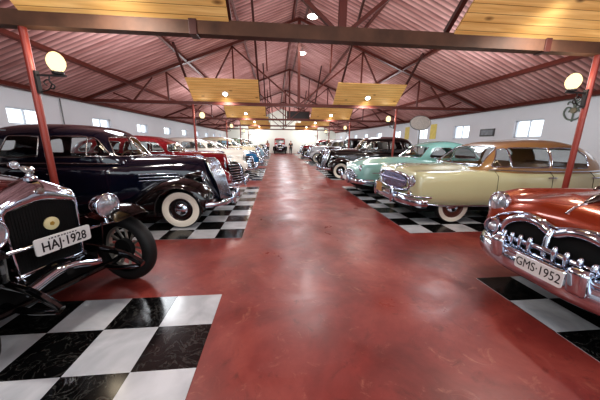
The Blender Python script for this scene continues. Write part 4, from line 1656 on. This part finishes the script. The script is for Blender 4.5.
# ------------------------------------------------------------------ things on the walls and in the hall
t = thing('framed_picture', 'small dark framed picture on the right wall between two windows', 'picture', (XR - .02, 10.1, 2.07))
bm = NB()
bx(bm, -.02, .02, -.36, .36, -.15, .15, .006)
obj('picture_frame', bm, simple('dark_frame', (42, 38, 38), .4), t, 0)
bm = NB()
bx(bm, -.026, -.018, -.30, .30, -.10, .10)
obj('print', bm, simple('grey_print', (110, 112, 118), .4, noise=.7, nscale=9), t, 0)

t = thing('wall_ornament', 'grey scrolled iron ornament on the right wall behind the globe lamp', 'wall ornament', (XR - .03, 7.05, 2.6))
bm = NB()
for s in (1, -1):
    tube(bm, catmull([(0, 0, -.28), (0, s * .16, -.22), (0, s * .26, -.05), (0, s * .20, .10), (0, s * .09, .06), (0, s * .13, -.04)], 26), .022, 8)
    tube(bm, catmull([(0, 0, .05), (0, s * .06, .2), (0, s * .18, .26), (0, s * .20, .18)], 16), .018, 8)
tube(bm, [(0, 0, -.32), (0, 0, .3)], .022, 8)
obj('scrollwork', bm, simple('verdigris_iron', (120, 128, 118), .6, noise=.3), t, 50)
bm = NB()
lathe(bm, [(.09, 0), (.08, .03), (0, .045)], (0, 0, 0), AX_NX, 18)
obj('rosette', bm, simple('weathered_brass', (140, 132, 110), .5, .3), t, 40)

# round sign on a slim pole
t = thing('round_pole_sign', 'round mottled grey sign on a slim pole behind the turquoise car', 'sign', (5.66, 9.8, 0))
bm = NB()
tube(bm, [(0, 0, 0), (0, 0, 2.14)], .022, 10)
lathe(bm, [(.22, 0), (.22, .02), (.05, .05), (0, .05)], (0, 0, 0), AX_Z, 20)
obj('pole', bm, M['grey_metal'], t, 40)
bm = NB()
lathe(bm, [(0, -.03), (.40, -.03), (.425, 0), (.40, .03), (0, .03)], (0, 0, 2.38), AX_NY, 36, 1.0, .62)
obj('disc', bm, simple('mottled_grey_enamel', (178, 168, 160), .5, noise=.55, nscale=26), t, 40)
bm = NB()
tube(bm, [(.415 * cos(a), 0, 2.38 + .258 * sin(a)) for a in [2 * pi * i / 36 for i in range(36)]], .022, 8, closed=True)
obj('rim', bm, M['grey_metal'], t, 60)

# dark board hung from the third beam
t = thing('hanging_board', 'dark rectangular board hanging from the third beam over the aisle', 'board', (1.5, 17.12, 3.02))
bm = NB()
bx(bm, -.7, .7, -.03, .03, .06, .50, .01)
obj('board', bm, simple('dark_board', (40, 30, 28), .5, noise=.3), t, 0)
bm = NB()
for z0, z1, x0, x1 in ((.03, .07, -.74, .74), (.49, .53, -.74, .74), (.03, .53, -.74, -.70), (.03, .53, .70, .74)):
    bx(bm, x0, x1, -.04, .04, z0, z1)
obj('board_frame', bm, M['truss'], t, 0)

# yellow posters either side of a bright window on the right wall
for y, lab in ((13.85, 'yellow poster on the right wall, nearer one by the window'), (16.75, 'yellow poster on the right wall, farther one by the window')):
    t = thing('wall_poster', lab, 'poster', (XR - .012, y, 2.25), 0, 'yellow posters on the right wall')
    bm = NB()
    bx(bm, -.004, .004, -.28, .28, -.4, .4)
    obj('sheet', bm, simple('yellow_poster', (226, 204, 112), .6, noise=.25, nscale=6), t, 0)

# conduit on the left wall
t = thing('wall_conduit', 'thin grey conduit running down the left wall by the first window', 'pipe', (XL + .03, 9.4, 0))
bm = NB()
tube(bm, [(0, 0, .4), (0, 0, 2.9)], .016, 8)
obj('pipe', bm, M['grey_metal'], t, 50)

# ------------------------------------------------------------------ people at the far end
def person(label, loc, rz, shirt, trousers, hair, skin=(196, 146, 120), longhair=False):
    root = thing('person', label, 'person', loc, rz)
    J = {'pelvis': (0, 0, .94), 'waist': (0, .01, 1.08), 'chest': (0, .01, 1.30), 'neck': (0, .02, 1.47), 'head0': (0, .03, 1.53),
         'hipL': (.09, 0, .90), 'kneeL': (.10, .02, .50), 'ankL': (.10, 0, .09), 'toeL': (.11, .15, .035),
         'shL': (.185, .01, 1.40), 'elL': (.235, -.01, 1.12), 'wrL': (.24, .07, .88), 'haL': (.235, .10, .80)}
    for k in list(J):
        if k.endswith('L'):
            x, y, z = J[k]
            J[k[:-1] + 'R'] = (-x, y * (1 if 'knee' not in k else -1.5), z)
    E = [('pelvis', 'waist'), ('waist', 'chest'), ('chest', 'neck'), ('neck', 'head0')]
    for s in 'LR':
        E += [('pelvis', 'hip' + s), ('hip' + s, 'knee' + s), ('knee' + s, 'ank' + s), ('ank' + s, 'toe' + s), ('chest', 'sh' + s), ('sh' + s, 'el' + s), ('el' + s, 'wr' + s), ('wr' + s, 'ha' + s)]
    rad = {'pelvis': (.14, .10), 'waist': (.125, .09), 'chest': (.15, .105), 'neck': (.055, .055), 'head0': (.05, .05), 'hip': (.088, .09), 'knee': (.058, .06), 'ank': (.04, .045), 'toe': (.04, .026),
           'sh': (.055, .06), 'el': (.042, .042), 'wr': (.028, .03), 'ha': (.038, .022)}
    def grow(name, edges, mat, extra=0.0, parent=root, rootj='pelvis'):
        names = []
        for a, b_ in edges:
            for q in (a, b_):
                if q not in names:
                    names.append(q)
        me = bpy.data.meshes.new(name)
        me.from_pydata([J[q] for q in names], [(names.index(a), names.index(b_)) for a, b_ in edges], [])
        o = link(bpy.data.objects.new(name, me), parent)
        o.modifiers.new('skin', 'SKIN')
        sub = o.modifiers.new('sub', 'SUBSURF')
        sub.levels = sub.render_levels = 2
        for i_, q in enumerate(names):
            r = rad.get(q) or rad[q[:-1]]
            sv = me.skin_vertices[0].data[i_]
            sv.radius = (r[0] + extra, r[1] + extra)
            sv.use_root = q == rootj
        dg = bpy.context.evaluated_depsgraph_get()
        m2 = bpy.data.meshes.new_from_object(o.evaluated_get(dg))
        o.modifiers.clear()
        o.data = m2
        m2.materials.clear()
        m2.materials.append(mat)
        for p in m2.polygons:
            p.use_smooth = True
        return o
    sk = simple('skin', skin, .6)
    body = grow('body', E, sk)
    # head joined into the body mesh
    bm = NB()
    bm.from_mesh(body.data)
    lathe(bm, [(0, 1.485), (.045, 1.50), (.066, 1.54), (.076, 1.60), (.078, 1.65), (.066, 1.70), (.035, 1.735), (0, 1.742)], (0, .03, 0), AX_Z, 20, .95, 1.2)
    lathe(bm, [(.014, 0), (.010, .02), (0, .03)], (0, .112, 1.60), Matrix(((1, 0, 0), (0, 0, 1), (0, -1, 0))), 8)
    for s in (1, -1):
        lathe(bm, [(.02, 0), (.016, .012), (0, .015)], (s * .07, .03, 1.61), AX_X if s > 0 else AX_NX, 8, .7, 1.3)
        for i_ in range(4):
            b0 = Vector((s * (.222 + .0), .085 + .018 * i_, .80))
            tube(bm, [b0, b0 + Vector((0, .004, -.05)), b0 + Vector((-s * .01, .0, -.085 + .006 * abs(i_ - 1.5)))], [.010, .009, .006], 6)
        tube(bm, [(s * .225, .12, .84), (s * .21, .15, .81), (s * .205, .155, .775)], [.011, .010, .007], 6)
    bm.to_mesh(body.data)
    bm.free()
    for p in body.data.polygons:
        p.use_smooth = True
    bm = NB()
    for s in (1, -1):
        lathe(bm, [(.011, 0), (.006, .006), (0, .007)], (s * .03, .113, 1.625), Matrix(((1, 0, 0), (0, 0, 1), (0, -1, 0))), 8)
    tube(bm, [(-.022, .114, 1.555), (0, .12, 1.553), (.022, .114, 1.555)], .005, 6)
    obj('eyes_and_mouth', bm, simple('dark_features', (70, 40, 36), .5), body, 40)
    hm = simple('hair', hair, .6)
    bm = NB()
    z0 = 1.45 if longhair else 1.58
    lathe(bm, [(.07, z0), (.088, z0 + .06), (.09, 1.66), (.076, 1.72), (.04, 1.755), (0, 1.76)], (0, .01, 0), AX_Z, 18, .98, 1.12)
    obj('hair', bm, hm, root, 60)
    grow('shirt', [e for e in E if e[0] in ('waist',) or e in (('pelvis', 'waist'), ('chest', 'shL'), ('chest', 'shR'), ('shL', 'elL'), ('shR', 'elR'))], simple('shirt', shirt, .8), .014)
    grow('trousers', [('pelvis', 'hipL'), ('pelvis', 'hipR'), ('hipL', 'kneeL'), ('hipR', 'kneeR'), ('kneeL', 'ankL'), ('kneeR', 'ankR')], simple('trousers', trousers, .8), .014)
    bm = NB()
    for s, q in ((1, 'ankL'), (-1, 'ankR')):
        x, y, _ = J[q]
        box(bm, (x, y + .06, .045), (.10, .28, .09), None, .035, 3)
    obj('shoes', bm, simple('dark_shoes', (30, 26, 26), .5), root, 50)
    return root

person('person in a pink shirt and dark trousers standing at the far left of the aisle', (-1.0, 33.4, 0), pi * .9, (206, 140, 132), (40, 36, 44), (60, 40, 32), longhair=True)
person('person in dark clothes standing at the far right end of the aisle', (2.0, 33.8, 0), pi, (26, 38, 36), (20, 24, 26), (24, 20, 20))

# ------------------------------------------------------------------ the cars
maroon = paint('dark_maroon', (74, 26, 26), .16)
navy = paint('midnight_navy', (10, 15, 33), .1)
cream = paint('pale_olive_cream', (196, 196, 158), .25)
tan = paint('tan_roof', (150, 114, 70), .3)
copper = paint('metallic_copper', (150, 56, 26), .24, .35)
teal = paint('turquoise', (142, 188, 180), .22)
teal_roof = paint('deep_turquoise', (124, 174, 166), .25)
wine = paint('wine_red', (122, 16, 26), .16)

c = build_vintage('dark maroon 1920s car with black wings and plate HAJ 1928', maroon, M['black_paint'], True, 'HAJ·1928', True)
VINT = c
c.location = (-1.893, 2.243, .004)
c.rotation_euler = (0, 0, radians(-18))

S38 = build_sedan38('midnight navy prewar sedan with whitewall tyres and tall chrome grille', navy, M['black_paint'], zr=1.88)
S38.location = (-1.80, 5.45, .004)

S40 = build_sedan38('wine red 1940s car with low chrome grille beside the navy sedan', wine, wine, 'low', group=None, zr=1.74)
S40.name = 'rounded_coupe'
S40.location = (-1.82, 7.75, .004)

NASH = build_nash('pale cream sedan with tan roof and oval blue-tinted grille', cream, tan)
NASH.location = (3.60, 5.5, .004)
NASH.rotation_euler = (0, 0, pi)

PACK = build_packard('metallic copper car with toothed chrome grille and plate GMS 1952', copper)
PACK.location = (3.33, 1.91, .004)
PACK.rotation_euler = (0, 0, pi)

POST = build_postwar('turquoise early 1950s car beyond the cream sedan', teal, teal_roof)
POST.location = (3.28, 7.95, .004)
POST.rotation_euler = (0, 0, pi)

def pm(name, rgb):
    return paint(name, rgb, .2)
BLK = M['black_paint']
white_p, blue_p, beige_p, green_p, grey_p, black_p, ivory_p, silver_p, red_p, sky_p = (pm('white_paint', (226, 224, 216)), pm('bright_blue', (30, 108, 156)), pm('beige_paint', (186, 172, 146)),
    pm('sage_green', (126, 146, 122)), pm('warm_grey', (150, 142, 134)), pm('gloss_black', (12, 12, 14)), pm('ivory_paint', (222, 212, 184)), pm('silver_grey', (176, 178, 180)), pm('bright_red', (170, 30, 30)), pm('pale_blue', (150, 186, 204)))
# (source, x, y, heading, materials, label)
FAR = [
    (S40, -1.80, 11.75, 0, {wine: white_p}, 'white rounded car past the red one, left of the aisle'),
    (POST, -1.75, 14.3, 0, {teal: blue_p, teal_roof: white_p}, 'bright blue car with white roof, left of the aisle'),
    (S38, -1.80, 18.3, 0, {navy: ivory_p, BLK: ivory_p}, 'ivory prewar sedan, third bay on the left of the aisle'),
    (POST, -1.75, 20.8, 0, {teal: sky_p, teal_roof: sky_p}, 'pale blue car beyond the ivory sedan, left of the aisle'),
    (VINT, -1.60, 25.0, 0, {maroon: green_p}, 'sage green 1920s car with black wings, left of the aisle'),
    (S40, -1.80, 27.5, 0, {wine: beige_p}, 'beige rounded car beyond the sage green one, left of the aisle'),
    (S38, -1.80, 31.3, 0, {navy: black_p}, 'black prewar sedan at the far end of the left row'),
    (S38, 2.95, 11.85, pi, {navy: black_p}, 'black prewar sedan with whitewalls behind the turquoise car'),
    (VINT, 3.45, 14.35, pi, {maroon: grey_p, BLK: grey_p}, 'warm grey 1920s car beyond the black whitewall sedan'),
    (VINT, 3.45, 18.4, pi, {maroon: black_p}, 'black 1920s car, third bay on the right of the aisle'),
    (S38, 3.35, 20.9, pi, {navy: silver_p, BLK: silver_p}, 'silver grey prewar sedan on the right of the aisle'),
    (VINT, 3.45, 25.0, pi, {maroon: beige_p}, 'beige 1920s car with black wings, right of the aisle'),
    (S38, 3.35, 27.5, pi, {navy: wine, BLK: black_p}, 'wine red prewar sedan with black wings, right of the aisle'),
    (VINT, 3.45, 31.3, pi, {maroon: silver_p}, 'silver 1920s car at the far end of the right row'),
]
for src, x, y, rz, mats, lab in FAR:
    k = clone(src, lab, (x, y, .004), rz, None, mats)
    if src is VINT:
        for p in list(k.children):
            if p.name.startswith('number_plate'):
                for g in list(p.children):
                    bpy.data.objects.remove(g)
k = clone(VINT, 'red antique car facing down the aisle at the far end', (.62, 35.2, .004), -pi / 2, None, {maroon: red_p}, 1.12)
for p in list(k.children):
    if p.name.startswith('number_plate'):
        for g in list(p.children):
            bpy.data.objects.remove(g)

# ------------------------------------------------------------------ world and camera
w = bpy.data.worlds.new('sky')
SC.world = w
w.use_nodes = True
nt = w.node_tree
bg = nt.nodes['Background']
bg.inputs[0].default_value = (.86, .94, 1.0, 1)
bg.inputs[1].default_value = 1.7

cd = bpy.data.cameras.new('camera')
cd.sensor_fit = 'HORIZONTAL'
cd.sensor_width = 36
cd.lens = 252.0 / 600 * 36
cd.clip_start = .03
cd.clip_end = 300
cam = bpy.data.objects.new('camera', cd)
COL.objects.link(cam)
yaw, pitch, roll = .0972, .2257, .0108
fwd = Vector((sin(yaw) * cos(pitch), cos(yaw) * cos(pitch), -sin(pitch)))
r0 = Vector((cos(yaw), -sin(yaw), 0))
u0 = r0.cross(fwd)
rt = cos(roll) * r0 + sin(roll) * u0
up = -sin(roll) * r0 + cos(roll) * u0
mt = Matrix((rt, up, -fwd)).transposed().to_4x4()
mt.translation = Vector((0, 0, 1.6))
cam.matrix_world = mt
SC.camera = cam
SC.view_settings.view_transform = 'Standard'
SC.view_settings.look = 'Medium High Contrast'
SC.view_settings.exposure = 0.15
